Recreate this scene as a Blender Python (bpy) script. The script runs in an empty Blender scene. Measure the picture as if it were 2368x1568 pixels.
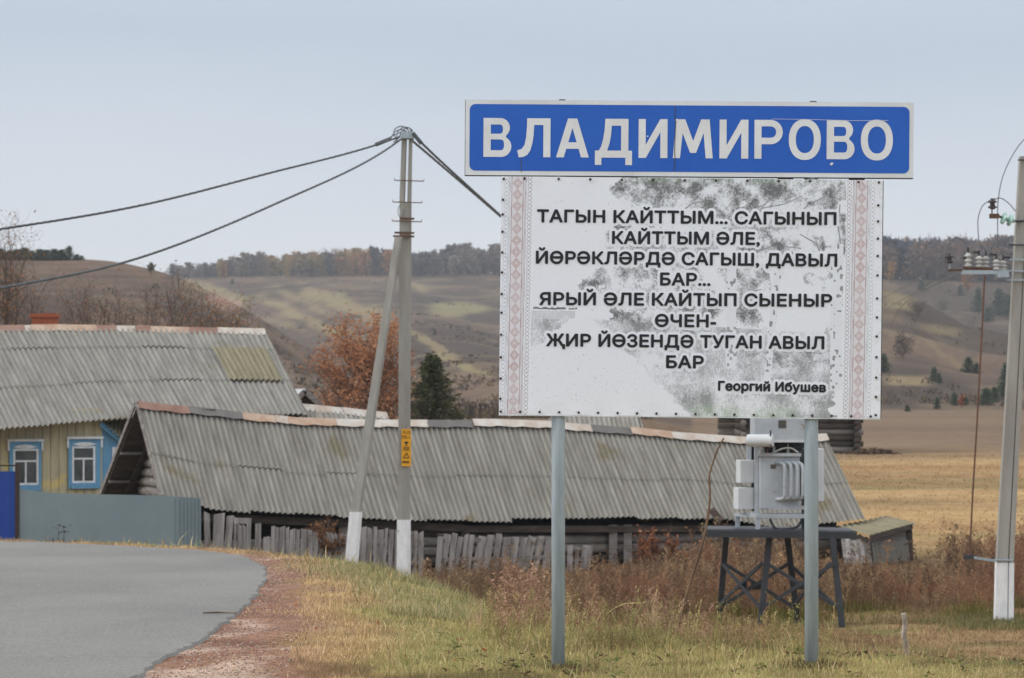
import bpy, math, random
import numpy as np
from mathutils import Vector, Matrix

sc = bpy.context.scene
COL = sc.collection
rad = math.radians
F = 6715.0                       # focal length in the units of the measuring grid (2368 x 1568)
CX, HY, EYE = 1184.0, 908.0, 1.6

# ------------------------------------------------------------------ camera, world, sun
cam_d = bpy.data.cameras.new('camera'); cam = bpy.data.objects.new('camera', cam_d); COL.objects.link(cam)
cam.location = (0, 0, EYE); cam.rotation_euler = (rad(90), 0, 0)
cam_d.sensor_width = 23.6; cam_d.lens = 23.6 * F / 2368
cam_d.shift_y = (HY - 784) / 2368
cam_d.clip_start = 0.1; cam_d.clip_end = 4000
cam_d.dof.use_dof = True; cam_d.dof.focus_distance = 16.9; cam_d.dof.aperture_fstop = 5.6
sc.camera = cam

SUN_EL, SUN_AZ = 36, 262
w = bpy.data.worlds.new('World'); sc.world = w; w.use_nodes = True
nt = w.node_tree; nt.nodes.clear(); N = nt.nodes.new; LK = nt.links.new
wo = N('ShaderNodeOutputWorld'); mx = N('ShaderNodeMixShader'); mx.inputs[0].default_value = 0.9
b1 = N('ShaderNodeBackground'); b2 = N('ShaderNodeBackground')
sky = N('ShaderNodeTexSky'); sky.sky_type = 'NISHITA'; sky.sun_disc = False
sky.sun_elevation = rad(SUN_EL); sky.sun_rotation = rad(SUN_AZ)
b1.inputs[1].default_value = 0.09; LK(sky.outputs[0], b1.inputs[0])
tc = N('ShaderNodeTexCoord'); sx = N('ShaderNodeSeparateXYZ'); LK(tc.outputs['Generated'], sx.inputs[0])
mp = N('ShaderNodeMapping'); mp.inputs['Scale'].default_value = (2.0, 2.0, 9.0); LK(tc.outputs['Generated'], mp.inputs[0])
cn = N('ShaderNodeTexNoise'); cn.inputs['Scale'].default_value = 2.2; cn.inputs['Detail'].default_value = 3; LK(mp.outputs[0], cn.inputs[0])
ad = N('ShaderNodeMath'); ad.operation = 'MULTIPLY_ADD'; LK(cn.outputs[0], ad.inputs[0]); ad.inputs[1].default_value = 0.05
LK(sx.outputs[2], ad.inputs[2])
rp = N('ShaderNodeValToRGB'); LK(ad.outputs[0], rp.inputs[0])
els = rp.color_ramp.elements
els[0].position = 0.0; els[0].color = (.60, .62, .66, 1)
els[1].position = 1.0; els[1].color = (1, 1, 1, 1)
for p, c in ((.02, (.80, .82, .85)), (.065, (.765, .795, .845)), (.105, (.655, .71, .795)), (.150, (.535, .61, .72)), (.30, (.84, .90, 1.0)), (.55, (1, 1, 1))):
    e = els.new(p); e.color = (*c, 1)
mr = N('ShaderNodeMapRange'); mr.interpolation_type = 'SMOOTHSTEP'; LK(sx.outputs[2], mr.inputs[0])
mr.inputs[1].default_value = .16; mr.inputs[2].default_value = .6; mr.inputs[3].default_value = 1.06; mr.inputs[4].default_value = 1.45
LK(rp.outputs[0], b2.inputs[0]); LK(mr.outputs[0], b2.inputs[1])
LK(b1.outputs[0], mx.inputs[1]); LK(b2.outputs[0], mx.inputs[2]); LK(mx.outputs[0], wo.inputs[0])

sl = bpy.data.lights.new('sun', 'SUN'); sun = bpy.data.objects.new('sun', sl); COL.objects.link(sun)
sl.energy = 1.5; sl.angle = rad(16); sl.color = (1, .97, .92)
_sd = Vector((math.sin(rad(SUN_AZ)) * math.cos(rad(SUN_EL)), math.cos(rad(SUN_AZ)) * math.cos(rad(SUN_EL)), math.sin(rad(SUN_EL))))
sun.rotation_euler = (-_sd).to_track_quat('-Z', 'Y').to_euler()

vs = sc.view_settings; vs.view_transform = 'Standard'; vs.look = 'None'; vs.exposure = 0; vs.gamma = 1
sc.cycles.max_bounces = 5; sc.cycles.diffuse_bounces = 3; sc.cycles.transparent_max_bounces = 8

# ------------------------------------------------------------------ helpers
def P(px, py, Y): return Vector(((px - CX) / F * Y, Y, EYE - (py - HY) * Y / F))
def lin(v):
    v = v / 255.0
    return v / 12.92 if v <= .04045 else ((v + .055) / 1.055) ** 2.4
def C(r, g, b, f=1.0): return tuple(min(.9, lin(x) / f) for x in (r, g, b))

def tag(o, label=None, cat=None, group=None, kind=None):
    if label: o['label'] = label
    if cat: o['category'] = cat
    if group: o['group'] = group
    if kind: o['kind'] = kind
    return o
def thing(name, label, cat, loc=(0, 0, 0), group=None):
    o = bpy.data.objects.new(name, None); COL.objects.link(o); o.location = loc; o.empty_display_size = .2
    return tag(o, label, cat, group)
def base_of(par):
    v = Vector((0, 0, 0))
    while par is not None: v = v + par.location; par = par.parent
    return v

class MB:
    def __init__(s): s.v = []; s.f = []; s.uv = None
    def face(s, pts):
        b = len(s.v); s.v += [tuple(p) for p in pts]; s.f.append(tuple(range(b, b + len(pts))))
    def hexa(s, p):              # p: 8 points, bottom ring 0-3 then top ring 4-7
        b = len(s.v); s.v += [tuple(q) for q in p]
        for f in ((3, 2, 1, 0), (4, 5, 6, 7), (0, 1, 5, 4), (1, 2, 6, 5), (2, 3, 7, 6), (3, 0, 4, 7)): s.f.append(tuple(b + i for i in f))
    def box(s, o, ax, ay, az, x, y, z):
        o = Vector(o); p = []
        for k in (0, 1):
            for i, j in ((0, 0), (1, 0), (1, 1), (0, 1)): p.append(o + ax * x[i] + ay * y[j] + az * z[k])
        s.hexa(p)
    def bar(s, a, b, wx, wy, up=None, taper=1.0):      # rectangular bar from a to b
        a = Vector(a); b = Vector(b); d = (b - a).normalized()
        up = Vector(up) if up is not None else (Vector((0, 1, 0)) if abs(d.y) < .9 else Vector((0, 0, 1)))
        sx_ = d.cross(up).normalized(); sy_ = sx_.cross(d).normalized(); p = []
        for q, t in ((a, 1), (b, taper)):
            for i, j in ((-1, -1), (1, -1), (1, 1), (-1, 1)): p.append(q + sx_ * (i * wx * t / 2) + sy_ * (j * wy * t / 2))
        s.hexa(p)
    def tube(s, pts, r, n=8, cap=True):
        pts = [Vector(p) for p in pts]; m = len(pts); rs = r if isinstance(r, (list, tuple)) else [r] * m
        b0 = len(s.v); ref = None
        for i, p in enumerate(pts):
            d = (pts[min(i + 1, m - 1)] - pts[max(i - 1, 0)]).normalized()
            if ref is None: ref = Vector((0, 0, 1)) if abs(d.z) < .8 else Vector((0, 1, 0))
            a = d.cross(ref).normalized(); c = a.cross(d).normalized(); ref = c
            for k in range(n):
                t = 2 * math.pi * k / n; s.v.append(tuple(p + (a * math.cos(t) + c * math.sin(t)) * rs[i]))
        for i in range(m - 1):
            for k in range(n):
                k2 = (k + 1) % n; s.f.append((b0 + i * n + k, b0 + i * n + k2, b0 + (i + 1) * n + k2, b0 + (i + 1) * n + k))
        if cap: s.f.append(tuple(b0 + k for k in range(n))[::-1]); s.f.append(tuple(b0 + (m - 1) * n + k for k in range(n)))
    def lathe(s, a, d, prof, n=14):   # prof: (distance along d, radius)
        a = Vector(a); d = Vector(d).normalized()
        s.tube([a + d * h for h, _ in prof], [max(r, .0005) for _, r in prof], n)
    def build(s, name, mat, parent=None, smooth=False, bevel=0):
        off = base_of(parent) if parent is not None else Vector((0, 0, 0))
        me = bpy.data.meshes.new(name); me.from_pydata([(x - off.x, y - off.y, z - off.z) for x, y, z in s.v], [], s.f)
        if mat: me.materials.append(mat)
        if smooth: me.polygons.foreach_set('use_smooth', [True] * len(me.polygons)); 
        me.update(); o = bpy.data.objects.new(name, me); COL.objects.link(o)
        if parent is not None: o.parent = parent
        if bevel:
            md = o.modifiers.new('bevel', 'BEVEL'); md.width = bevel; md.segments = 2; md.limit_method = 'ANGLE'
        return o

def npmesh(name, V, Fq, mat, cols=None, parent=None, uv=None, smooth=False):
    """V (n,3); Fq list of index arrays (quads / tris), each (m,k)"""
    V = np.asarray(V, dtype=np.float64)
    if parent is not None: V = V - np.array(base_of(parent))
    Fq = [np.asarray(f, dtype=np.int64) for f in (Fq if isinstance(Fq, list) else [Fq]) if len(f)]
    me = bpy.data.meshes.new(name)
    nl = sum(f.size for f in Fq); nf = sum(len(f) for f in Fq)
    me.vertices.add(len(V)); me.vertices.foreach_set('co', V.astype(np.float32).ravel())
    me.loops.add(nl); idx = np.concatenate([f.ravel() for f in Fq]); me.loops.foreach_set('vertex_index', idx.astype(np.int32))
    me.polygons.add(nf)
    tot = np.concatenate([np.full(len(f), f.shape[1]) for f in Fq]); st = np.concatenate([[0], np.cumsum(tot)[:-1]])
    me.polygons.foreach_set('loop_start', st.astype(np.int32)); me.polygons.foreach_set('loop_total', tot.astype(np.int32))
    if smooth: me.polygons.foreach_set('use_smooth', np.ones(nf, dtype=bool))
    me.update(calc_edges=True)
    if cols is not None:
        c = np.ones((len(V), 4), dtype=np.float32); c[:, :3] = cols
        a = me.color_attributes.new('Col', 'FLOAT_COLOR', 'POINT'); a.data.foreach_set('color', c.ravel())
    if uv is not None:
        u = me.uv_layers.new(name='UVMap'); u.data.foreach_set('uv', np.asarray(uv, dtype=np.float32)[idx].ravel())
    if mat: me.materials.append(mat)
    o = bpy.data.objects.new(name, me); COL.objects.link(o)
    if parent is not None: o.parent = parent
    return o
def copy_of(o, name=None, parent=None):
    c = o.copy(); COL.objects.link(c)
    if parent is not None: c.parent = parent
    return c
def copy_tree(o, parent=None):
    c = o.copy(); COL.objects.link(c)
    if parent is not None: c.parent = parent
    for ch in list(o.children): copy_tree(ch, c)
    return c

# value noise in numpy (world coordinates)
_tab = np.random.RandomState(5).rand(256, 256)
def vnoise(x, y, s=1.0, seed=0):
    x = np.asarray(x, float) / s + seed * 17.3; y = np.asarray(y, float) / s + seed * 9.7
    xi = np.floor(x).astype(int); yi = np.floor(y).astype(int); fx = x - xi; fy = y - yi
    fx = fx * fx * (3 - 2 * fx); fy = fy * fy * (3 - 2 * fy)
    g = lambda a, b: _tab[a & 255, b & 255]
    return (g(xi, yi) * (1 - fx) + g(xi + 1, yi) * fx) * (1 - fy) + (g(xi, yi + 1) * (1 - fx) + g(xi + 1, yi + 1) * fx) * fy
def fbm(x, y, s=1.0, oct=4, seed=0):
    t = 0; a = .5; n = 0
    for o in range(oct): t = t + a * vnoise(x, y, s / 2 ** o, seed + o); n += a; a *= .5
    return t / n
def sstep(a, b, x): t = np.clip((np.asarray(x, float) - a) / (b - a), 0, 1); return t * t * (3 - 2 * t)
def lerp(a, b, t): return a + (b - a) * t

# ------------------------------------------------------------------ materials
MATS = {}
def M(name, c1, c2=None, scale=4.0, rough=.85, bump=0.0, bscale=30.0, stretch=(1, 1, 1), spec=.3, metal=0.0, attr=False, uv=False, lo=.35, hi=.65, c3=None, s3=1.0, t3=.62, fine=.12, transl=0):
    m = bpy.data.materials.new(name); m.use_nodes = True; t = m.node_tree; n = t.nodes; l = t.links
    bs = n['Principled BSDF']; bs.inputs['Roughness'].default_value = rough; bs.inputs['Metallic'].default_value = metal
    bs.inputs['Specular IOR Level'].default_value = spec
    if uv: src = n.new('ShaderNodeUVMap').outputs[0]
    else: src = n.new('ShaderNodeNewGeometry').outputs['Position']
    mp = n.new('ShaderNodeMapping'); mp.inputs['Scale'].default_value = stretch; l.new(src, mp.inputs[0])
    def noise(s, d=5, mapped=True):
        q = n.new('ShaderNodeTexNoise'); q.inputs['Scale'].default_value = s; q.inputs['Detail'].default_value = d; q.inputs['Roughness'].default_value = .6
        l.new(mp.outputs[0] if mapped else src, q.inputs[0]); return q.outputs[0]
    def mixc(fac, a, b, mode='MIX'):
        q = n.new('ShaderNodeMix'); q.data_type = 'RGBA'; q.blend_type = mode
        if isinstance(fac, float): q.inputs[0].default_value = fac
        else: l.new(fac, q.inputs[0])
        for k, v in ((6, a), (7, b)):
            if isinstance(v, tuple): q.inputs[k].default_value = (*v[:3], 1)
            else: l.new(v, q.inputs[k])
        return q.outputs[2]
    def mrange(v, a, b, c=0., d=1.):
        q = n.new('ShaderNodeMapRange'); l.new(v, q.inputs[0])
        for k, x in zip((1, 2, 3, 4), (a, b, c, d)): q.inputs[k].default_value = x
        return q.outputs[0]
    if attr:
        at = n.new('ShaderNodeAttribute'); at.attribute_name = 'Col'; col = at.outputs[0]
        if c2 is not None: col = mixc(mrange(noise(scale), lo, hi), col, mixc(1.0, col, c2, 'MULTIPLY'))
    else:
        col = c1
        if c2 is not None: col = mixc(mrange(noise(scale), lo, hi), c1, c2)
    if c3 is not None: col = mixc(mrange(noise(s3, 6, False), t3, t3 + .08), col, c3)
    if fine and not (isinstance(col, tuple) and fine == 0):
        f = mrange(noise(scale * 7 + bscale, 3), .3, .7, 1 - fine, 1 + fine)
        g = n.new('ShaderNodeCombineColor')
        for k in range(3): l.new(f, g.inputs[k])
        col = mixc(1.0, col, g.outputs[0], 'MULTIPLY')
    if isinstance(col, tuple): bs.inputs['Base Color'].default_value = (*col, 1)
    else: l.new(col, bs.inputs['Base Color'])
    if bump:
        bp = n.new('ShaderNodeBump'); bp.inputs['Strength'].default_value = .6; bp.inputs['Distance'].default_value = bump
        l.new(noise(bscale, 4), bp.inputs['Height']); l.new(bp.outputs[0], bs.inputs['Normal'])
    if transl:
        tr = n.new('ShaderNodeBsdfTranslucent'); ms = n.new('ShaderNodeMixShader'); ms.inputs[0].default_value = transl
        l.new(col, tr.inputs[0]); l.new(bs.outputs[0], ms.inputs[1]); l.new(tr.outputs[0], ms.inputs[2])
        l.new(ms.outputs[0], n['Material Output'].inputs[0])
    MATS[name] = m; return m

m_ground = M('ground', None, (.72, .70, .68), scale=1.3, rough=1, attr=True, bump=.03, bscale=14, fine=.35, spec=.05)
m_asphalt = M('asphalt', C(142, 141, 138, 1.25), C(128, 128, 126, 1.25), scale=.5, stretch=(1, .5, 1), rough=.95, bump=.012, bscale=40, fine=.20, spec=.15)
m_veg = M('plant', None, None, attr=True, rough=.9, fine=0, spec=.1, transl=.25)
m_leaf = M('leaf', None, None, attr=True, rough=.8, fine=0, spec=.15, transl=.3)
m_stone = M('stone', None, None, attr=True, rough=1, fine=.1, spec=.1)
m_print = M('print', None, None, attr=True, rough=.55, fine=.02, spec=.35)
m_signwhite = M('sign_white', C(188, 192, 196, .66), C(178, 180, 182, .66), scale=3, rough=.5, fine=.03, c3=C(160, 155, 148, .66), s3=2.2, t3=.68)
m_letter = M('letter_white', C(190, 193, 196, .66), C(183, 184, 186, .66), scale=5, rough=.5, fine=.03)
m_blue = M('sign_blue', C(28, 88, 184, .92), C(32, 94, 188, .92), scale=2, rough=.42, fine=.03, spec=.4)
m_edge = M('sign_edge', C(70, 68, 66), C(95, 90, 84), scale=9, rough=.7)
m_black = M('print_black', C(34, 36, 41, .9), None, rough=.6, fine=.05)
m_galv = M('galvanised_steel', C(134, 145, 152, .58), C(120, 131, 138, .58), scale=6, stretch=(6, 6, .7), rough=.5, metal=0.0, spec=.5, bump=.0015, bscale=60, fine=.07, c3=C(90, 95, 98, .72), s3=12, t3=.70)
m_screw = M('rusty_screw', C(74, 58, 50), C(48, 40, 38), scale=60, rough=.8)
m_conc = M('concrete', C(158, 156, 150, .92), C(140, 137, 131, .92), scale=2.5, stretch=(3, 3, .35), rough=.95, bump=.004, bscale=40, fine=.08, c3=C(120, 112, 102, .8), s3=1.6, t3=.66)
m_whitewash = M('whitewash', C(214, 217, 221, .72), C(192, 193, 195, .72), scale=5, stretch=(2, 2, .6), rough=.95, fine=.06, c3=C(150, 146, 140, .72), s3=5, t3=.64)
m_rust = M('rust', C(112, 82, 66), C(88, 66, 56), scale=14, rough=.9, fine=.15)
m_darksteel = M('dark_steel', C(56, 59, 64, .95), C(46, 49, 54, .95), scale=4, rough=.6, fine=.12, spec=.4, c3=C(95, 80, 70), s3=9, t3=.70)
m_cable = M('cable', C(66, 70, 74), C(90, 94, 96), scale=6, rough=.6)
m_wire = M('wire', C(104, 108, 112), None, rough=.5, metal=.3)
m_yellow = M('plate_yellow', C(208, 150, 30, .74), C(196, 140, 34, .74), scale=9, rough=.6, fine=.05)
m_slate = M('slate_sheet', C(152, 150, 144, 1.05), C(116, 114, 109, 1.05), scale=3.2, stretch=(3.2, .30, 1), lo=.30, hi=.72, uv=True, rough=.97, bump=.004, bscale=30, fine=.16, c3=C(122, 119, 106, 1.05), s3=.8, t3=.60)
m_slate2 = M('slate_barn', C(154, 151, 144, 1.03), C(114, 110, 103, 1.03), scale=3.2, stretch=(3.2, .30, 1), lo=.30, hi=.72, uv=True, rough=.97, bump=.004, bscale=30, fine=.16, c3=C(124, 117, 98, 1.05), s3=.9, t3=.60)
m_slateol = M('slate_olive', C(140, 134, 112, .98), C(112, 106, 88, .98), scale=3.2, stretch=(3.2, .30, 1), lo=.30, hi=.72, uv=True, rough=.97, fine=.16)
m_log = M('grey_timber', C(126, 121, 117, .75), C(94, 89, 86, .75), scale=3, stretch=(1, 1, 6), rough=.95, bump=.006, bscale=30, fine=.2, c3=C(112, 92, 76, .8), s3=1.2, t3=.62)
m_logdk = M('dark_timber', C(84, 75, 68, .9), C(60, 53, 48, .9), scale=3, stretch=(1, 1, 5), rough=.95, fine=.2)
m_board = M('weathered_board', C(148, 144, 142, .72), C(106, 102, 100, .72), scale=2.6, stretch=(5, 5, .5), rough=.95, bump=.003, bscale=25, fine=.2, c3=C(100, 84, 74, .8), s3=2.0, t3=.62)
m_yell = M('yellow_boards', C(176, 168, 138, .85), C(154, 147, 126, .85), scale=2.2, stretch=(4, 4, .5), rough=.9, fine=.1, c3=C(190, 172, 112, .85), s3=1.3, t3=.55)
m_bluep = M('blue_paint', C(86, 132, 166, .8), C(98, 142, 170, .8), scale=5, stretch=(2, 2, .7), rough=.8, fine=.08, c3=C(120, 152, 160, .75), s3=3, t3=.64)
m_whitep = M('white_paint', C(196, 200, 204, .72), C(178, 180, 180, .72), scale=7, rough=.8, fine=.06)
m_glass = M('window_glass', C(52, 56, 60), C(88, 94, 96), scale=2.6, rough=.12, spec=.6, fine=0)
m_gate = M('gate_blue', C(22, 56, 128, .8), C(26, 60, 136, .8), scale=2, rough=.5, fine=.04, spec=.4)
m_gatepost = M('gate_post', C(58, 48, 44), C(70, 58, 52), scale=8, rough=.8)
m_fence = M('fence_metal', C(120, 134, 138, .82), C(112, 126, 131, .82), scale=1.2, rough=.5, fine=.04, spec=.4)
m_brick = M('brick', C(158, 88, 62), C(128, 74, 56), scale=10, rough=.95, fine=.2)
m_capr = M('cap_rust', C(150, 120, 108, 1.0), C(132, 102, 90, 1.0), scale=3, rough=.8, fine=.1)
m_capo = M('cap_orange', C(168, 138, 118, 1.0), C(188, 168, 150, 1.0), scale=3, rough=.8, fine=.1)
m_capw = M('cap_white', C(198, 194, 188, 1.0), C(176, 160, 146, 1.0), scale=3, rough=.75, fine=.06)
m_capg = M('cap_grey', C(112, 110, 108, .95), C(100, 97, 95, .95), scale=3, rough=.75, fine=.1)
m_zinc = M('zinc_roof', C(176, 180, 184, .95), C(150, 152, 154, .95), scale=2, rough=.6, fine=.08)
m_tank = M('tank_paint', C(178, 184, 190, 1.0), C(160, 166, 172, 1.0), scale=3, rough=.6, fine=.06, c3=C(140, 122, 104, .95), s3=5, t3=.64)
m_tankw = M('cabinet_white', C(204, 208, 211, 1.0), C(192, 196, 199, 1.0), scale=3, rough=.55, fine=.04)
m_porc = M('white_porcelain', C(192, 192, 189, 1.0), C(164, 162, 158, 1.0), scale=12, rough=.3, spec=.5, fine=.05)
m_brown = M('brown_porcelain', C(46, 36, 36), C(58, 44, 42), scale=12, rough=.25, spec=.6, fine=0)
m_gglass = M('green_glass', C(150, 182, 172, .72), C(120, 156, 146, .72), scale=20, rough=.1, spec=.8, fine=0)
m_bark = M('bark', C(98, 84, 76), C(76, 64, 58), scale=8, stretch=(1, 1, .3), rough=1, fine=.2)
m_twig = M('twig', C(96, 82, 74), C(80, 68, 62), scale=6, rough=1, fine=.1)
m_peeled = M('peeled_wood', C(186, 176, 162, .9), C(124, 114, 104, .9), scale=16, stretch=(1, 1, .3), rough=.9, fine=.12)
m_stalk = M('dry_stalk', C(116, 94, 74, .8), C(84, 68, 56, .8), scale=9, stretch=(1, 1, .4), rough=.9, fine=.15)

# ------------------------------------------------------------------ terrain
def road_pt(px, py):
    s = (py - HY) / F; Y = 1.26 / (s - .02); return ((px - CX) / F * Y, Y)
OUT = [(-2.0, -40.), (-2.0, -10.), (-2.02, 8.)] + [road_pt(*p) for p in ((302, 1568), (385, 1527), (465, 1483), (538, 1429), (589, 1381), (614, 1343), (611, 1320), (598, 1306), (560, 1289), (461, 1276), (286, 1266), (95, 1257), (0, 1256))] + [(-13., 40.8), (-30., 42.5), (-70., 45.)]
INN = [(-8.2, -40.), (-8.2, -10.), (-8.2, 8.), (-8.3, 16.), (-8.4, 19.), (-8.6, 22.), (-9.0, 25.), (-9.4, 27.), (-10., 29.), (-10.6, 30.5), (-11.3, 31.6), (-12.2, 32.6), (-13.5, 33.6), (-15, 34.3), (-17, 34.8), (-20, 35.2), (-26, 35.8), (-40., 37.5), (-75., 40.)]
CREST = [(14, -60), (14, 8), (5.5, 15.6), (2.7, 17.0), (1.6, 18.3), (.8, 20.3), (.15, 23), (-.4, 26.5), (-1.0, 30), (-1.65, 34.5), (-2.6, 38.3), (-4.2, 41.6), (-8, 43.3), (-20, 45.2), (-80, 48.5)]
def seg_dist(X, Y, pts):
    d = np.full(np.shape(X), 1e9)
    for (x0, y0), (x1, y1) in zip(pts[:-1], pts[1:]):
        dx, dy = x1 - x0, y1 - y0; t = np.clip(((X - x0) * dx + (Y - y0) * dy) / (dx * dx + dy * dy), 0, 1)
        d = np.minimum(d, np.hypot(X - x0 - t * dx, Y - y0 - t * dy))
    return d
def inside(X, Y, poly):
    r = np.zeros(np.shape(X), bool)
    for (x0, y0), (x1, y1) in zip(poly, poly[1:] + poly[:1]):
        if y0 == y1: continue
        c = ((y0 > Y) != (y1 > Y)) & (X < (x1 - x0) * (Y - y0) / (y1 - y0) + x0); r ^= c
    return r
ROADPOLY = OUT + INN[::-1]
CRESTPOLY = CREST + [(-80, -60)]
def interp_px(u, tab):
    px = CX + np.asarray(u) * F; return np.interp(px, [a for a, _ in tab], [b for _, b in tab])
LEFT_SKY = [(-900, 600), (-300, 606), (0, 598), (150, 597), (250, 603), (300, 611), (360, 625), (430, 648), (520, 690), (600, 735), (700, 800), (800, 880), (900, 960)]
FAR_SKY = [(-900, 660), (300, 650), (450, 642), (700, 636), (1155, 633), (1500, 636), (2040, 641), (2367, 650), (3200, 640)]
SPUR_R = [(1500, 700), (1800, 640), (1950, 648), (2040, 668), (2100, 682), (2160, 712), (2230, 752), (2300, 768), (2367, 785), (2500, 830), (2700, 800), (3000, 720)]
def height(X, Y):
    X = np.asarray(X, float); Y = np.asarray(Y, float)
    T = -.02 * np.clip(Y - 17, 0, 40)
    dr = np.where(inside(X, Y, ROADPOLY), 0, seg_dist(X, Y, OUT))
    T = T - .17 * sstep(18, 27, Y) * np.clip(dr - .7, 0, 4) * np.where(X > -12, 1, .4)
    ins = inside(X, Y, CRESTPOLY); dc = np.where(ins, 0, seg_dist(X, Y, CREST))
    coef = lerp(.22, .085, sstep(.2, 2.6, X))
    z = T - coef * dc ** 1.15
    V = -1.77 + .04 * np.sin(X * .7) * np.sin(Y * .4)
    z = np.where(ins, z, V + np.log1p(np.exp(np.clip((z - V) / .12, -40, 40))) * .12)
    z = z + (fbm(X, Y, .9, 3, 3) - .5) * .10 * sstep(.05, .6, dr) + (fbm(X, Y, 5, 2, 8) - .5) * .12 * sstep(1.5, 5, dr)
    # the valley and the hills beyond
    Ys = np.maximum(Y, 1.0); u = np.clip(X / Ys, -.33, .33); px = CX + u * F
    r = sstep(1500, 1950, px)
    valley = lerp(np.interp(Ys, [55, 110, 200], [-1.65, -.6, .1]), np.interp(Ys, [55, 62, 75, 100, 250, 300], [-1.65, -1.56, -1.35, -.68, .02, .3]), r)
    eC = HY - interp_px(u, FAR_SKY)
    tC = np.clip((Ys - 190) / 810, 0, 1)
    zc = EYE + (lerp(-52, eC, tC ** .85)) * Ys / F
    zc = np.where(Ys > 1000, EYE + eC * 1000 / F - (Ys - 1000) * .004, zc)
    # diagonal spurs in the middle slope
    e_now = (zc - EYE) / Ys * F
    ph = (px - 700) * .62 + (e_now - 200) * 1.0
    zc = zc + sstep(200, 300, Ys) * (1 - sstep(850, 1000, Ys)) * (np.sin(ph / 62) * 1.7 + (fbm(X, Y, 70, 3, 4) - .5) * 4.0) * (1 - r)
    eL = HY - interp_px(u, LEFT_SKY)
    tL = np.clip((Ys - 130) / 240, 0, 1)
    zl = EYE + lerp(-60, eL, tL) * Ys / F
    zl = np.where(Ys > 370, EYE + eL * 370 / F - (Ys - 370) * .10, zl)
    zl = zl + (fbm(X, Y, 26, 3, 6) - .5) * 1.6 * sstep(140, 200, Ys) * (1 - sstep(330, 372, Ys))
    eS = HY - interp_px(u, SPUR_R)
    tS = np.clip((Ys - 255) / 190, 0, 1)
    zs = EYE + lerp(-43, eS, tS ** .9) * Ys / F
    zs = np.where(Ys > 445, EYE + eS * 445 / F - (Ys - 445) * .07, zs)
    zs = zs + (fbm(X, Y, 42, 3, 11) - .5) * 5.5 * sstep(265, 330, Ys) * (1 - sstep(425, 450, Ys))
    zr = EYE + lerp(-43, eC, np.clip((Ys - 400) / 400, 0, 1)) * Ys / F
    zr = np.where(Ys > 800, EYE + eC * 800 / F - (Ys - 800) * .004, zr)
    zr = np.where(Ys > 400, zr + (fbm(X, Y, 60, 3, 13) - .5) * 5 * (1 - sstep(760, 800, Ys)), -99)
    far = np.maximum(valley, np.where(Ys > 180, np.maximum(zl, np.where(Ys > 190, zc, -99)), np.where(Ys > 130, zl, -99)))
    farR = np.where(Ys > 255, np.maximum(zs, zr), valley)
    zf = lerp(far, farR, sstep(1450, 1700, px))
    return np.where(Ys > 55, lerp(z, zf, sstep(55, 66, Ys)), z)
def H(x, y): return float(height(np.array([float(x)]), np.array([float(y)]))[0])

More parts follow.
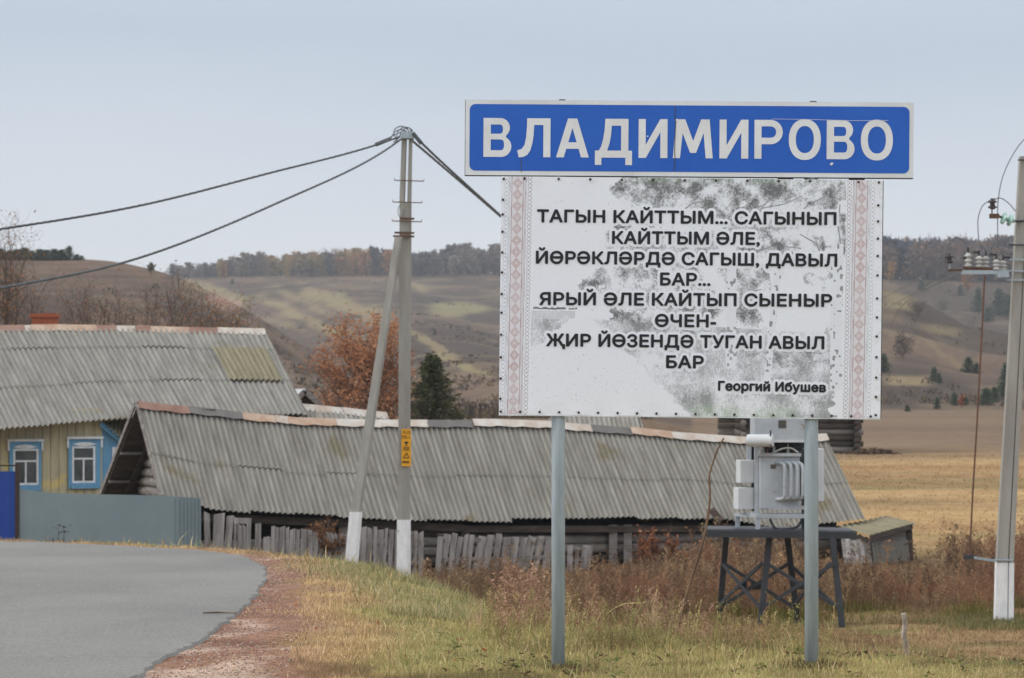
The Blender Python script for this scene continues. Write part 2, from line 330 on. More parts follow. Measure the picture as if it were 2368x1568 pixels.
# colour of the bare ground / thatch (real surface colours), also used for the grass on it
def mixc(a, b, t): t = np.asarray(t)[..., None]; return a * (1 - t) + b * t
def ground_col(X, Y):
    X = np.asarray(X, float); Y = np.asarray(Y, float); Ys = np.maximum(Y, 1.); u = X / Ys; px = CX + u * F
    K = lambda *c: np.array(C(*c))
    dr = np.where(inside(X, Y, ROADPOLY), 0, seg_dist(X, Y, OUT)); n1 = fbm(X, Y, 1.1, 4, 21); n2 = fbm(X, Y, .35, 3, 25); n3 = fbm(X, Y, 2.6, 3, 29)
    nh = fbm(X, Y * .55, .5, 3, 27); grav = mixc(K(150, 116, 98, 1.1), K(190, 168, 152, 1.08), sstep(.52, .66, nh)); grav = mixc(grav, K(126, 94, 80, 1.12), sstep(.52, .66, n1) * .8)
    dry = mixc(K(174, 146, 104, 1.25), K(150, 122, 92, 1.25), n2)
    grn = mixc(K(130, 126, 84, 1.1), K(156, 140, 100, 1.1), sstep(.35, .65, n1))
    red = mixc(K(146, 114, 90, 1.1), K(156, 132, 98, 1.1), sstep(.38, .62, n3)); red = mixc(red, K(128, 124, 82, 1.1), sstep(.56, .68, n1) * .8)
    rw = np.interp(Y, [14, 16, 17.3, 22, 26, 30, 34, 38, 42], [1.35, 1.05, .74, .48, .40, .34, .30, .28, .26])
    g = mixc(grav, dry, sstep(rw - .15, rw + .25, dr + (n1 - .5) * 1.1))
    g = mixc(g, grn, sstep(rw + .30, rw + .75, dr + (n3 - .5) * .9))
    dco = np.where(inside(X, Y, CRESTPOLY), 0, seg_dist(X, Y, CREST)); rr = sstep(.3, 1.6, dco + (n1 - .5)) * sstep(-1.2, .6, X)
    g = mixc(g, red, rr)
    g = mixc(g, K(112, 92, 70, 1.2), sstep(43.5, 46, Y) * (1 - sstep(56, 60, Y)))
    # fields behind the houses
    b = fbm(X * .13, Y * .8, 4.2, 4, 31)
    straw = mixc(K(190, 160, 116, 1.15), K(170, 142, 104, 1.15), sstep(.30, .66, b)); straw = mixc(straw, K(132, 116, 86, 1.15), sstep(.58, .72, b) * .75); straw = mixc(straw, K(150, 140, 98, 1.3), sstep(.55, .68, fbm(X * .08, Y, 2.4, 3, 37)) * .6)
    straw = mixc(straw, K(150, 112, 78, 1.15), sstep(.5, .7, fbm(X * .1, Y, 3., 3, 35)) * .6)
    g = mixc(g, straw, sstep(57, 61, Y))
    brn = mixc(K(146, 126, 106, 1.25), K(122, 105, 90, 1.25), fbm(X * .5, Y, 9, 4, 41))
    g = mixc(g, brn, sstep(82, 118, Y + (fbm(X, Y, 20, 3, 44) - .5) * 40))
    # hills
    h1 = fbm(X * .8, Y * .45, 30, 4, 51); h2 = fbm(X, Y * .6, 9, 4, 55)
    hb = mixc(K(124, 106, 92, 1.2), K(90, 79, 72, 1.2), sstep(.36, .60, h1)); hb = mixc(hb, K(134, 118, 98, 1.2), sstep(.5, .7, h2) * .6); hb = mixc(hb, K(80, 72, 68, 1.2), sstep(.52, .66, fbm(X, Y * .35, 5, 3, 57)) * .45)
    z = height(X, Y); e = (z - EYE) / Ys * F; py = HY - e
    oliv = K(154, 138, 106, 1.15); oliv2 = K(150, 142, 106, 1.15)
    wob = (fbm(X, Y, 22, 3, 61) - .5)
    st = np.zeros_like(X)
    def band(x0, y0, x1, y1, wd, a=1.0):          # a strip of pale grass that runs along a spur
        t = np.clip((px - x0) / (x1 - x0), 0, 1); yc = y0 + (y1 - y0) * t
        return a * (1 - sstep(wd * .5, wd, np.abs(py - yc + wob * 26))) * sstep(-14, 14, px - x0 + wob * 60) * sstep(-14, 14, x1 - px + wob * 60)
    for q in ((430, 655, 575, 702, 15), (600, 692, 800, 782, 14), (640, 668, 760, 728, 10, .8), (700, 672, 905, 745, 22), (690, 684, 790, 688, 6), (800, 770, 900, 800, 9, .7), (930, 760, 1060, 830, 12, .9), (1000, 815, 1110, 860, 11), (1080, 850, 1130, 868, 8), (930, 655, 985, 672, 8, .9), (620, 742, 700, 765, 8, .7), (850, 706, 880, 708, 5, .7),
              (2040, 690, 2120, 705, 22, .8), (2140, 755, 2220, 770, 12, .7), (2040, 878, 2160, 880, 12, 1), (2150, 800, 2220, 850, 10, .5), (2040, 760, 2110, 800, 18, .4)):
        st = np.maximum(st, band(*q))
    hb = mixc(hb, mixc(oliv, oliv2, sstep(.45, .6, h2)), st * .78)
    hb = mixc(hb, oliv2, .8 * (1 - sstep(.6, 1.0, np.hypot((px - 1050) / 82, (py - 716) / 22) + wob * .8)))
    pink = K(164, 132, 118, 1.0)
    hb = mixc(hb, pink, .85 * (1 - sstep(.5, 1.0, np.hypot((px - 515 - (py - 700) * .9) / 50, (py - 702) / 34) + wob * 1.2)))
    lh = (Y < 372) & (px < 900)
    terr = sstep(.1, .6, np.sin(py / 2.3 + 5 * fbm(X, Y, 40, 2, 66)))
    hb = np.where(lh[..., None], mixc(hb, K(138, 112, 98, 1.0), terr * .3 * sstep(.4, .6, fbm(X, Y, 12, 3, 67))[...]), hb)
    g = mixc(g, hb, np.where(px < 1600, sstep(120, 150, Y), sstep(252, 262, Y)))
    return g

xs = np.concatenate([np.linspace(-8, 8, 161), np.linspace(8, 16, 41)[1:], np.linspace(16, 210, 195)[1:], np.geomspace(210, 900, 26)[1:]])
xs = np.concatenate([-xs[xs > 8][::-1], xs])
ys = np.concatenate([np.linspace(-40, 8, 25), np.linspace(8, 50, 281)[1:], np.linspace(50, 70, 68)[1:], np.linspace(70, 200, 131)[1:], np.linspace(200, 600, 161)[1:], np.linspace(600, 1300, 90)[1:]])
GX, GY = np.meshgrid(xs, ys); nx, ny = len(xs), len(ys)
GZ = height(GX, GY)
inroad = inside(GX, GY, ROADPOLY) & (seg_dist(GX, GY, OUT) > .12); GZ = np.where(inroad, GZ - .06, GZ)
ii = (np.arange(ny - 1)[:, None] * nx + np.arange(nx - 1)[None, :]).ravel()
ground = npmesh('ground', np.stack([GX, GY, GZ], -1).reshape(-1, 3), np.stack([ii, ii + 1, ii + nx + 1, ii + nx], -1), m_ground, ground_col(GX, GY).reshape(-1, 3), smooth=True)
tag(ground, kind='structure')

# road: a sheet with a real broken edge
def resample(pts, ts):
    a = np.array(pts, float); i = np.linspace(0, 1, len(a)); return np.stack([np.interp(ts, i, a[:, 0]), np.interp(ts, i, a[:, 1])], -1)
ts = np.concatenate([np.linspace(0, .10, 20)[:-1], np.linspace(.10, .90, 700), np.linspace(.90, 1, 20)[1:]])
ro, ri = resample(OUT, ts), resample(INN, ts)
for _ in range(14): ro[25:-25] = (ro[24:-26] + 2 * ro[25:-25] + ro[26:-24]) / 4
jit = (fbm(ro[:, 0], ro[:, 1], .22, 3, 71) - .5) * .10
nrm = np.gradient(ro, axis=0); nrm = np.stack([nrm[:, 1], -nrm[:, 0]], -1); nrm /= np.linalg.norm(nrm, axis=1)[:, None] + 1e-9
cs = np.concatenate([[0, 0], np.linspace(0, 1, 26) ** 1.2]); RV = []
for k, c in enumerate(cs):
    p = ro + nrm * jit[:, None] + (ri - ro) * c
    if k == 0: p = p + nrm * .03
    zz = height(p[:, 0], p[:, 1]) + (.022 if k else -.05); RV.append(np.column_stack([p, zz]))
RV = np.stack(RV, 1); nr, ncs = RV.shape[:2]
ii = (np.arange(nr - 1)[:, None] * ncs + np.arange(ncs - 1)[None, :]).ravel()
road = npmesh('road', RV.reshape(-1, 3), np.stack([ii, ii + ncs, ii + ncs + 1, ii + 1], -1), m_asphalt, smooth=False)
tag(road, kind='structure')

# ------------------------------------------------------------------ the place-name sign
YS = 16.9; K_ = YS / F
sign = thing('place_name_sign', 'tall roadside sign with blue place name panel over a printed verse board', 'road sign', (P(1585, 1545, YS).x, YS, 0))
def frame_at(cx, cy, roll, Yd=YS):
    R = Matrix.Rotation(rad(roll), 3, 'Y'); o = P(cx, cy, Yd)
    return lambda x, z, y=0.0: o + R @ Vector((x, y, z))
for px in (1291, 1877):
    mb = MB(); a = P(px - (1 if px > 1500 else 0), 960, YS + .05); b = P(px, 1580, YS + .05); b.z = -.25
    top = Vector((a.x - (.002), a.y, P(px, 236, YS).z)); r = .0395 if px < 1500 else .0405
    mb.tube([b, a, top], r, 24); mb.build('post', m_galv, sign, smooth=True)
# name panel, local metres from zoom units of .4540 grid px
Z = .4540 * K_; ctr = (1063.6 + 1165 * .4540, 213.9 + 236 * .4540)
fp = frame_at(*ctr, .39); zl = lambda X, Yv: ((X - 1165) * Z, -(Yv - 236) * Z)
mb = MB()
ax = fp(1, 0) - fp(0, 0); az = fp(0, 1) - fp(0, 0); ay = Vector((0, 1, 0))
mb.box(fp(0, 0), ax, ay, az, ((28 - 1165) * Z, (2309 - 1165) * Z), (0, .012), (-(428 - 236) * Z, -(45 - 236) * Z)); npan = mb.build('name_panel', m_signwhite, sign)
mb = MB(); mb.box(fp(0, 0), ax, ay, az, ((25 - 1165) * Z, (2311 - 1165) * Z), (.0125, .05), (-(431 - 236) * Z, -(43.5 - 236) * Z)); mb.build('backing_frame', m_edge, npan)
for x in (520, 1800):
    mb = MB(); mb.box(fp(0, 0), ax, ay, az, ((x - 16 - 1165) * Z, (x + 16 - 1165) * Z), (.01, .09), (-(45 - 236) * Z, -(38 - 236) * Z)); mb.build('bracket', m_edge, npan)
def contours(name, cl, fmap, mat, parent, depth, res=1):
    cu = bpy.data.curves.new(name, 'CURVE'); cu.dimensions = '2D'; cu.fill_mode = 'BOTH'
    for pts in cl:
        sp = cu.splines.new('POLY'); sp.points.add(len(pts) - 1); sp.use_cyclic_u = True
        for q, (x, y) in zip(sp.points, pts): q.co = (x, y, 0, 1)
    o = bpy.data.objects.new('tmp', cu); COL.objects.link(o); bpy.context.view_layer.update()
    me = bpy.data.meshes.new_from_object(o.evaluated_get(bpy.context.evaluated_depsgraph_get()))
    V = [tuple(v.co) for v in me.vertices]; Fc = [tuple(p.vertices) for p in me.polygons]
    bpy.data.objects.remove(o); bpy.data.curves.remove(cu); bpy.data.meshes.remove(me)
    mb = MB(); mb.v = [tuple(fmap(x, z, -depth)) for x, z, _ in V]; mb.f = Fc
    return mb.build(name, mat, parent) if mat else (V, Fc)
def arc(cx, cy, rx, ry, a0, a1, n=14, ex=2.0):
    o = []
    for i in range(n + 1):
        t = rad(a0 + (a1 - a0) * i / n); c, s_ = math.cos(t), math.sin(t)
        o.append((cx + rx * math.copysign(abs(c) ** (2 / ex), c), cy + ry * math.copysign(abs(s_) ** (2 / ex), s_)))
    return o
def rrect(x0, y0, x1, y1, r): return arc(x1 - r, y1 - r, r, r, 0, 90) + arc(x0 + r, y1 - r, r, r, 90, 180) + arc(x0 + r, y0 + r, r, r, 180, 270) + arc(x1 - r, y0 + r, r, r, 270, 360)
x0, z1 = zl(49, 66); x1, z0 = zl(2289, 405)
contours('blue_field', [rrect(x0, z0, x1, z1, 30 * Z)], fp, m_blue, npan, .0015)
GL = {
 'В': [[(0, 0)] + arc(90, 53, 52, 53, -90, 62) + arc(86, 149, 48, 49, -52, 90) + [(0, 198)], [(37, 34)] + arc(86, 61.5, 19, 27.5, -90, 90, ex=2.6) + [(37, 89)], [(37, 118)] + arc(82, 141.5, 17, 23.5, -90, 90, ex=2.6) + [(37, 165)]],
 'Л': [[(170, 0), (170, 198), (51, 198), (50, 150), (46, 100), (38, 62), (24, 42), (1, 34), (9, -2), (32, 1), (53, 12), (68, 35), (78, 70), (84, 110), (87, 164), (134, 164), (134, 0)]],
 'А': [[(0, 0), (60, 198), (107, 198), (167, 0), (127, 0), (115, 44), (52, 44), (39, 0)], [(62, 77), (83, 150), (105, 77)]],
 'Д': [[(0, -37), (0, 36), (19, 36), (31, 56), (41, 92), (49, 142), (52, 198), (170, 198), (170, 36), (189, 36), (189, -37), (155, -37), (155, 0), (33, 0), (33, -37)], [(62, 36), (73, 70), (81, 110), (85, 163), (133, 163), (133, 36)]],
 'И': [[(0, 0), (0, 198), (36, 198), (36, 66), (110, 198), (147, 198), (147, 0), (111, 0), (111, 132), (37, 0)]],
 'М': [[(0, 0), (16, 198), (62, 198), (103, 88), (143, 198), (186, 198), (203, 0), (167, 0), (156, 128), (118, 27), (88, 27), (49, 128), (36, 0)]],
 'Р': [[(0, 0), (0, 198), (84, 198)] + arc(82, 136, 62, 62, 89, -90) + [(36, 74), (36, 0)], [(36, 107)] + arc(78, 136, 32, 29, -90, 90, ex=2.3) + [(36, 165)]],
 'О': [arc(81.5, 99, 81.5, 104, 0, 358, 48, 2.2), arc(81.5, 99, 46, 69, 0, 355, 40, 2.2)]}
for ch, X0 in zip('ВЛАДИМИРОВО', (120, 291, 490, 688, 910, 1085, 1322, 1500, 1675, 1868, 2042)):
    contours('lettering', [[((X0 + x - 1165) * Z, (-(335 - 236) + y) * Z) for x, y in c] for c in GL[ch]], fp, m_letter, npan, .003)
# age: the seam between two foils, a scratch and chips
def strip(pts, wd, mat, name, dep):
    mb = MB()
    for (xa, ya), (xb, yb) in zip(pts[:-1], pts[1:]):
        A, B = zl(xa, ya), zl(xb, yb); d = Vector((B[0] - A[0], 0, B[1] - A[1])).normalized(); n_ = Vector((-d.z, 0, d.x)) * wd * Z / 2
        mb.face([fp(A[0] - n_.x, A[1] - n_.z, -dep), fp(B[0] - n_.x, B[1] - n_.z, -dep), fp(B[0] + n_.x, B[1] + n_.z, -dep), fp(A[0] + n_.x, A[1] + n_.z, -dep)])
    mb.build(name, mat, npan)
strip([(1097, 72), (1095, 120), (1099, 150), (1096, 220), (1094, 300), (1096, 340), (1092, 402)], 4, m_edge, 'seam', .0045)
strip([(1581, 142), (1594, 132), (1800, 134), (2000, 138), (2180, 136)], 1.8, m_letter, 'scratch', .0045)
for x, y, a in ((1102, 140, 9), (955, 224, 5), (1893, 358, 10)): contours('chip', [[tuple(np.array(zl(x + a * dx, y + a * dy))) for dx, dy in ((-1, .3), (.2, -.7), (1.1, -.2), (.5, .6), (-.2, .9))]], fp, m_letter, npan, .0045)
contours('rust_stain', [[zl(312, 345), zl(316, 345), zl(315, 412), zl(312, 412)]], fp, m_edge, npan, .0047)

# verse board
BC = ((1160 + 2043 + 2034 + 1153) / 4, (409 + 416 + 969 + 957) / 4); BR = .62
fb = frame_at(*BC, BR); cr, sr = math.cos(rad(BR)), math.sin(rad(BR))
def bl(px, py):                   # grid pixels to board metres
    dx, dy = px - BC[0], py - BC[1]; return ((dx * cr + dy * sr) * K_, -(-dx * sr + dy * cr) * K_)
BW, BH = 882 * K_, 551 * K_
def text_geo(s, off):
    cu = bpy.data.curves.new('t', 'FONT'); cu.body = s; cu.size = 1; cu.offset = off; cu.resolution_u = 5; cu.space_character = 1.02
    o = bpy.data.objects.new('t', cu); COL.objects.link(o); bpy.context.view_layer.update()
    me = bpy.data.meshes.new_from_object(o.evaluated_get(bpy.context.evaluated_depsgraph_get())); me.calc_loop_triangles()
    V = np.array([v.co[:2] for v in me.vertices]); T = [tuple(t.vertices) for t in me.loop_triangles]
    bpy.data.objects.remove(o); bpy.data.curves.remove(cu); bpy.data.meshes.remove(me); return V, T
def text_outline(t):
    cu = bpy.data.curves.new('t', 'FONT'); cu.body = t; cu.space_character = 1.03
    o = bpy.data.objects.new('t', cu); COL.objects.link(o); bpy.context.view_layer.update(); c = o.to_curve(bpy.context.evaluated_depsgraph_get()); out = []
    for sp in c.splines:
        Q = sp.bezier_points; pts = []
        for i in range(len(Q)):
            a, b = Q[i], Q[(i + 1) % len(Q)]; p0, p1, p2, p3 = [np.array(q[:2]) for q in (a.co, a.handle_right, b.handle_left, b.co)]
            for u in np.linspace(0, 1, 7)[:-1]: pts.append((1 - u) ** 3 * p0 + 3 * (1 - u) ** 2 * u * p1 + 3 * (1 - u) * u * u * p2 + u ** 3 * p3)
        out.append(np.array(pts))
    o.to_curve_clear(); bpy.data.objects.remove(o); bpy.data.curves.remove(cu); return out
LINES = [('ТАГЫН КАЙТТЫМ... САГЫНЫП', 1241.5, 1934, 514.3, 521), ('КАЙТТЫМ ӘЛЕ,', 1415, 1757, 564.4, 567), ('ЙӨРӘКЛӘРДӘ САГЫШ, ДАВЫЛ', 1239, 1936, 610, 617),
         ('БАР...', 1526, 1643, 660.5, 661.5), ('ЯРЫЙ ӘЛЕ КАЙТЫП СЫЕНЫР', 1247, 1924, 705.5, 710), ('ӨЧЕН-', 1514, 1656, 756, 757.5), ('ҖИР ЙӨЗЕНДӘ ТУГАН АВЫЛ', 1262.7, 1906, 801, 808), ('БАР', 1540, 1627.5, 851.6, 852.5), ('Георгий Ибушев', 1660, 1910, 903.5, 907.5)]
GXN, GYN = 1100, 690                                     # print grid
CELL = .34 * K_; TNX, TNY = int(BW / CELL), int(BH / CELL); ink_t = np.zeros((TNY, TNX), bool)
for s, xa, xb, ya, yb in LINES:
    PL = text_outline(s); mn, mxx = min(p[:, 0].min() for p in PL), max(p[:, 0].max() for p in PL); A = bl(xa + 1.4, ya - 1.3); B = bl(xb - 1.4, yb - 1.3)
    sxx = (B[0] - A[0]) / (mxx - mn); sy = (27.6 if s[1].isupper() else 20.5) * K_ / .728; wn = np.zeros((TNY, TNX), np.int16)
    for p in PL:                                          # winding number fill of the glyph outlines
        X = A[0] + (p[:, 0] - mn) * sxx; Zz = A[1] + (B[1] - A[1]) * (X - A[0]) / (B[0] - A[0]) + p[:, 1] * sy
        gx = (X + BW / 2) / CELL - .5; gy = (BH / 2 - Zz) / CELL - .5
        for x0, y0, x1, y1 in zip(gx, gy, np.roll(gx, -1), np.roll(gy, -1)):
            if y0 == y1: continue
            d = 1 if y1 > y0 else -1
            for j in range(math.ceil(min(y0, y1)), math.ceil(max(y0, y1))): wn[j, max(0, math.ceil(x0 + (x1 - x0) * (j - y0) / (y1 - y0))):] += d
    ink_t |= wn != 0
def dilate(m, r):
    o = np.zeros_like(m); ny_, nx_ = m.shape; R = int(r)
    for dj in range(-R, R + 1):
        for di in range(-R, R + 1):
            if di * di + dj * dj <= r * r: o[max(0, dj):ny_ + min(0, dj), max(0, di):nx_ + min(0, di)] |= m[max(0, -dj):ny_ + min(0, -dj), max(0, -di):nx_ + min(0, -di)]
    return o
ink_t = dilate(ink_t, 4.1)
jj, kk = np.mgrid[0:GYN, 0:GXN]
halo = ink_t[np.clip((jj / (GYN - 1) * TNY).astype(int), 0, TNY - 1), np.clip((kk / (GXN - 1) * TNX).astype(int), 0, TNX - 1)]
R_ = 8; h2 = np.zeros_like(halo)
for dj in range(-R_, R_ + 1):
    for di in range(-R_, R_ + 1):
        if di * di + dj * dj <= R_ * R_:
            s_ = np.zeros_like(halo); s_[max(0, dj):GYN + min(0, dj), max(0, di):GXN + min(0, di)] = halo[max(0, -dj):GYN + min(0, -dj), max(0, -di):GXN + min(0, -di)]; h2 |= s_
halo = h2
# the printed picture: a faded country lane with birches, black on white (grid px of the photograph as print units)
jj, kk = np.mgrid[0:GYN, 0:GXN]
px = 1156.5 + 882 * kk / (GXN - 1); py = 412.5 + 551 * jj / (GYN - 1)
n_f = fbm(px, py, 3.8, 2, 101); n_m = fbm(px, py, 14, 3, 105); n_b = fbm(px, py, 45, 3, 109); n_g = fbm(px * 1.5, py * .8, 7, 2, 113); n_x = vnoise(px, py, 1.7, 120)
dens = np.zeros_like(px)
def blob(cx, cy, rx, ry, d):
    global dens
    q = np.hypot((px - cx) / rx, (py - cy) / ry) + (n_b - .5) * 1.1 + (n_m - .5) * .7; dens = np.maximum(dens, (d - .025) * (1 - sstep(.62, 1.0, q)))
for b in ((1530, 445, 120, 62, .62), (1640, 455, 130, 75, .6), (1800, 440, 170, 60, .66), (1920, 440, 50, 75, .68), (1470, 560, 95, 58, .6), (1600, 560, 130, 45, .55), (1750, 545, 105, 60, .62), (1840, 555, 90, 48, .6), (1945, 530, 25, 70, .62), (1920, 620, 14, 30, .5),
          (1450, 650, 95, 62, .6), (1560, 660, 120, 60, .6), (1720, 645, 75, 50, .68), (1640, 720, 150, 45, .58), (1735, 735, 42, 45, .78), (1470, 745, 85, 45, .55), (1560, 745, 80, 60, .6), (1730, 690, 40, 40, .7), (1880, 640, 40, 20, .4), (1910, 665, 16, 16, .4), (1760, 825, 70, 22, .70), (1860, 825, 75, 26, .68), (1925, 780, 18, 40, .6)): blob(*b)
rgt = lambda y: 1345 + (y - 715) * 1.02                # right edge of the white lane
grass = (py > 740 + (px - 1345) * .05) & (px > rgt(py) + (n_m - .5) * 36) & (px < 1925 + (n_m - .5) * 40)
gd = np.where(grass, .46 * sstep(-30, 30, px - rgt(py) + 20) + .10 * (n_b - .5) + .10 * sstep(880, 955, py) + .06 * sstep(1500, 1800, px), 0)
lft = (py > 722) & (px < 1345 - (py - 715) * 1.12 + (n_m - .5) * 26) & (px < 1330)
gd = np.where(lft, .50, gd)
thr = 1 - dens; n_c = vnoise(px + n_m * 10, py, 26, 127); n_l = 1 - np.abs(2 * vnoise(px + n_m * 9, py + n_f * 5, 5.5, 125) - 1)
fine = .6 * n_f + .4 * n_x; clump = fbm(px, py, 32, 3, 129); msk = sstep(.10, .34, dens + (n_m - .5) * .34 + (n_f - .5) * .30)
ink = msk * np.clip(.30 + 1.9 * (clump - .47) + 1.25 * (fine - .5) + .9 * (n_m - .5) + .9 * (dens - .52), .02, .92)
gs = .55 * fbm(px * 1.7, py * .62, 3.6, 2, 113) + .45 * n_x; gm = np.where(grass, sstep(-14, 16, px - rgt(py) - (n_m - .5) * 30), np.where(lft, 1., 0.))
ink = np.maximum(ink, np.where(gd > .01, gm * np.clip(.30 + .95 * (gs - .5) + 1.0 * (n_b - .5) + .5 * (n_m - .5) + 1.6 * (gd - .48), .03, .85), 0))
for pl in (((1700, 520), (1760, 480), (1812, 470), (1850, 452)), ((1760, 478), (1790, 446), (1800, 424)), ((1838, 500), (1868, 470), (1905, 452), (1932, 446)), ((1740, 585), (1790, 566), (1850, 572)), ((1850, 540), (1885, 560), (1900, 590)), ((1560, 500), (1600, 470), (1640, 462)), ((1940, 470), (1936, 520), (1944, 570)), ((1700, 700), (1726, 676), (1760, 668))):
    q = np.full(px.shape, 99.)
    for (x0, y0), (x1, y1) in zip(pl[:-1], pl[1:]): t_ = np.clip(((px - x0) * (x1 - x0) + (py - y0) * (y1 - y0)) / ((x1 - x0) ** 2 + (y1 - y0) ** 2), 0, 1); q = np.minimum(q, np.hypot(px - x0 - t_ * (x1 - x0), py - y0 - t_ * (y1 - y0)))
    ink = np.maximum(ink, .75 * (1 - sstep(.8, 2.0, q + (n_m - .5) * 1.5)))
ink = np.where(lft & (py < 742), np.maximum(ink * .5, .55 * sstep(.55, .9, np.sin(((py - 720) / np.maximum(.25, (1360 - px) / 130.)) * 1.3))), ink)
hed = (np.abs(py - 716.5) < 2.2 + 2.2 * (n_m - .3)) & (px > 1230) & (px < 1335) & (vnoise(px, px * 0, 9, 131) > .3); ink = np.where(hed, .9, ink)
tr = ((np.abs(px - 1692 + (n_m - .5) * 8) < 12) & (py > 600) & (py < 852)) | ((np.abs(px - (1797 - (py - 640) * .09)) < 8) & (py > 625) & (py < 885)) | ((np.abs(px - 1935) < 14) & (py > 560) & (py < 900))
ink = np.where(tr, np.where((vnoise(px, py, 7, 141) > .74), .75, .06), ink)
dots = (vnoise(px, py, 2.0, 151) > .93) & (px < rgt(py)) & (py > 800) & (px > 1228); ink = np.where(dots, .5, ink)
br = np.abs(py - (889 - (px - 1575) * .16)); ink = np.where((br < 2.5) & (px > 1575) & (px < 1618), .15, ink)
road_l = (py > 722) & ~grass & ~lft; ink = np.where(road_l & ~dots & ~tr & (dens < .3), 0, ink)
ink = np.where(halo, 0, ink); pic = (px > 1228) & (px < 1954); ink = np.where(pic, ink, 0)
WH = np.array((.83, .865, .94)); base = np.broadcast_to(WH, px.shape + (3,)).copy()
base = mixc(base, np.array((.86, .88, .92)), sstep(850, 950, py) * .5)
inkc = mixc(np.broadcast_to(np.array((.050, .055, .055)), base.shape), np.broadcast_to(np.array((.075, .082, .072)), base.shape), sstep(.35, .7, n_b))
inkc = mixc(inkc, np.broadcast_to(np.array((.16, .30, .11)), base.shape), np.where(pic, sstep(928, 948, py) * sstep(1560, 1640, px) * (1 - sstep(1800, 1880, px)) + (1 - sstep(417, 428, py)) * .5, 0) * .8)
col = mixc(base, inkc, np.where(grass | lft, .80, .92) * ink)
# woven ornament strips on both sides
RED = np.array((.44, .25, .23)); PALE = np.array((.74, .72, .77)); DK = np.array((.12, .12, .14)); MAR = np.array((.30, .14, .15))
for c0, mir in ((1192, 1), (1988, -1)):
    xr = (px - c0 + (py - 690) * .009) * mir
    cc = np.mod(py - 415, 26.5) - 13.25; dm = np.abs(xr) * 1.15 + np.abs(cc)
    bandm = np.abs(xr) < 12.5
    col = mixc(col, PALE, np.where(bandm, .9, 0)); fade = .55 + .45 * vnoise(px * 0 + mir, py, 55, 161)
    d1 = ((np.abs(dm - 4.5) < 1.0) | (np.abs(dm - 8.5) < 1.0) | ((np.abs(dm - 12.6) < .8)) | ((dm > 8.5) & (dm < 12) & (np.mod(xr + 40, 3) < 1.1))) & bandm
    col = mixc(col, RED, np.where(d1, .9, 0) * fade)
    for q, wv, cc_, a in ((-13.2, .9, MAR, .75), (13.2, .9, MAR, .75), (16.0, .6, RED, .6), (18.0, .6, DK, .5), (20.0, .7, MAR, .6), (-16.5, .5, DK, .45), (-19.0, .5, DK, .45)):
        col = mixc(col, cc_, np.where(np.abs(xr - q) < wv, a, 0))
    for x_c in (28.5, -25.5):
        c2 = np.mod(py - 415, 9.5) - 4.75; xq = xr - x_c
        dt = ((np.hypot(xq, c2) < 1.5) | (np.hypot(np.abs(xq) - 4, np.abs(c2) - 2.6) < 1.0)); col = mixc(col, DK, np.where(dt & (np.abs(xq) < 5.5), .75 if x_c > 0 else .6, 0))
        if x_c > 0: col = mixc(col, RED, np.where((np.abs(np.abs(xq) - np.abs(c2)) < .8) & (np.abs(xq) < 5) & ~dt, .4, 0))
# rust runs under the fixings on one edge
pv = mixc(col, np.array((.50, .42, .33)), sstep(.62, .8, fbm(px, py, 9, 3, 171)) * (sstep(2016, 2030, px) + (1 - sstep(1158, 1170, px))) * .25)
V = np.zeros((GYN, GXN, 3)); lx = (kk / (GXN - 1) - .5) * BW; lz = (.5 - jj / (GYN - 1)) * BH
wav = (fbm(lx * 1.0, lz, .35, 3, 181) - .5) * .003 * np.minimum(1, np.minimum(BW / 2 - np.abs(lx), BH / 2 - np.abs(lz)) / .05) + .002 * np.sin(lx * 22) * sstep(BH / 2 - .09, BH / 2, np.abs(lz)) * .7
Rb = np.array(Matrix.Rotation(rad(BR), 3, 'Y')); ob = np.array(P(*BC, YS))
Lc = np.stack([lx, wav - .004, lz], -1); V = Lc @ Rb.T + ob
mb = MB(); bx, bz = fb(1, 0) - fb(0, 0), fb(0, 1) - fb(0, 0)
mb.box(fb(0, 0), bx, ay, bz, (-BW / 2 + .004, BW / 2 + .006), (.0075, .032), (-BH / 2 - .003, BH / 2 - .001)); vb = mb.build('verse_board', m_edge, sign)
ii = (np.arange(GYN - 1)[:, None] * GXN + np.arange(GXN - 1)[None, :]).ravel()
npmesh('banner_print', V.reshape(-1, 3), np.stack([ii, ii + GXN, ii + GXN + 1, ii + 1], -1), m_print, pv.reshape(-1, 3), vb, smooth=True)
mb = MB(); mb.box(fb(0, 0), bx, ay, bz, (-BW / 2 - .001, BW / 2 + .001), (-.004, .0072), (-BH / 2 - .006, -BH / 2 + .0)); mb.build('hem', m_whitep, vb)
edges = [0] + [int((.5 - bl(1590, y)[1] / BH) * TNY) for y in (530, 577, 628, 672, 721, 771, 822, 868)] + [TNY]
for r0_, r1_ in zip(edges[:-1], edges[1:]):               # one mesh for each line of the verse
    mb = MB(); d = np.diff(np.pad(ink_t[r0_:r1_].astype(np.int8), ((0, 0), (1, 1))), axis=1)
    for j in range(r1_ - r0_):
        zt = BH / 2 - (r0_ + j) * CELL
        for a, b in zip(np.where(d[j] == 1)[0], np.where(d[j] == -1)[0]): x0, x1 = -BW / 2 + a * CELL, -BW / 2 + b * CELL; mb.face([fb(x0, zt - CELL, -.0078), fb(x1, zt - CELL, -.0078), fb(x1, zt, -.0078), fb(x0, zt, -.0078)])
    mb.build('lettering', m_black, vb)
sp = [(1165, 414), (1213, 413), (1292, 414), (1365, 415)] + [(1438 + 72.5 * i, 416 + i * .55) for i in range(7)] + [(1985, 421), (2032, 422)]
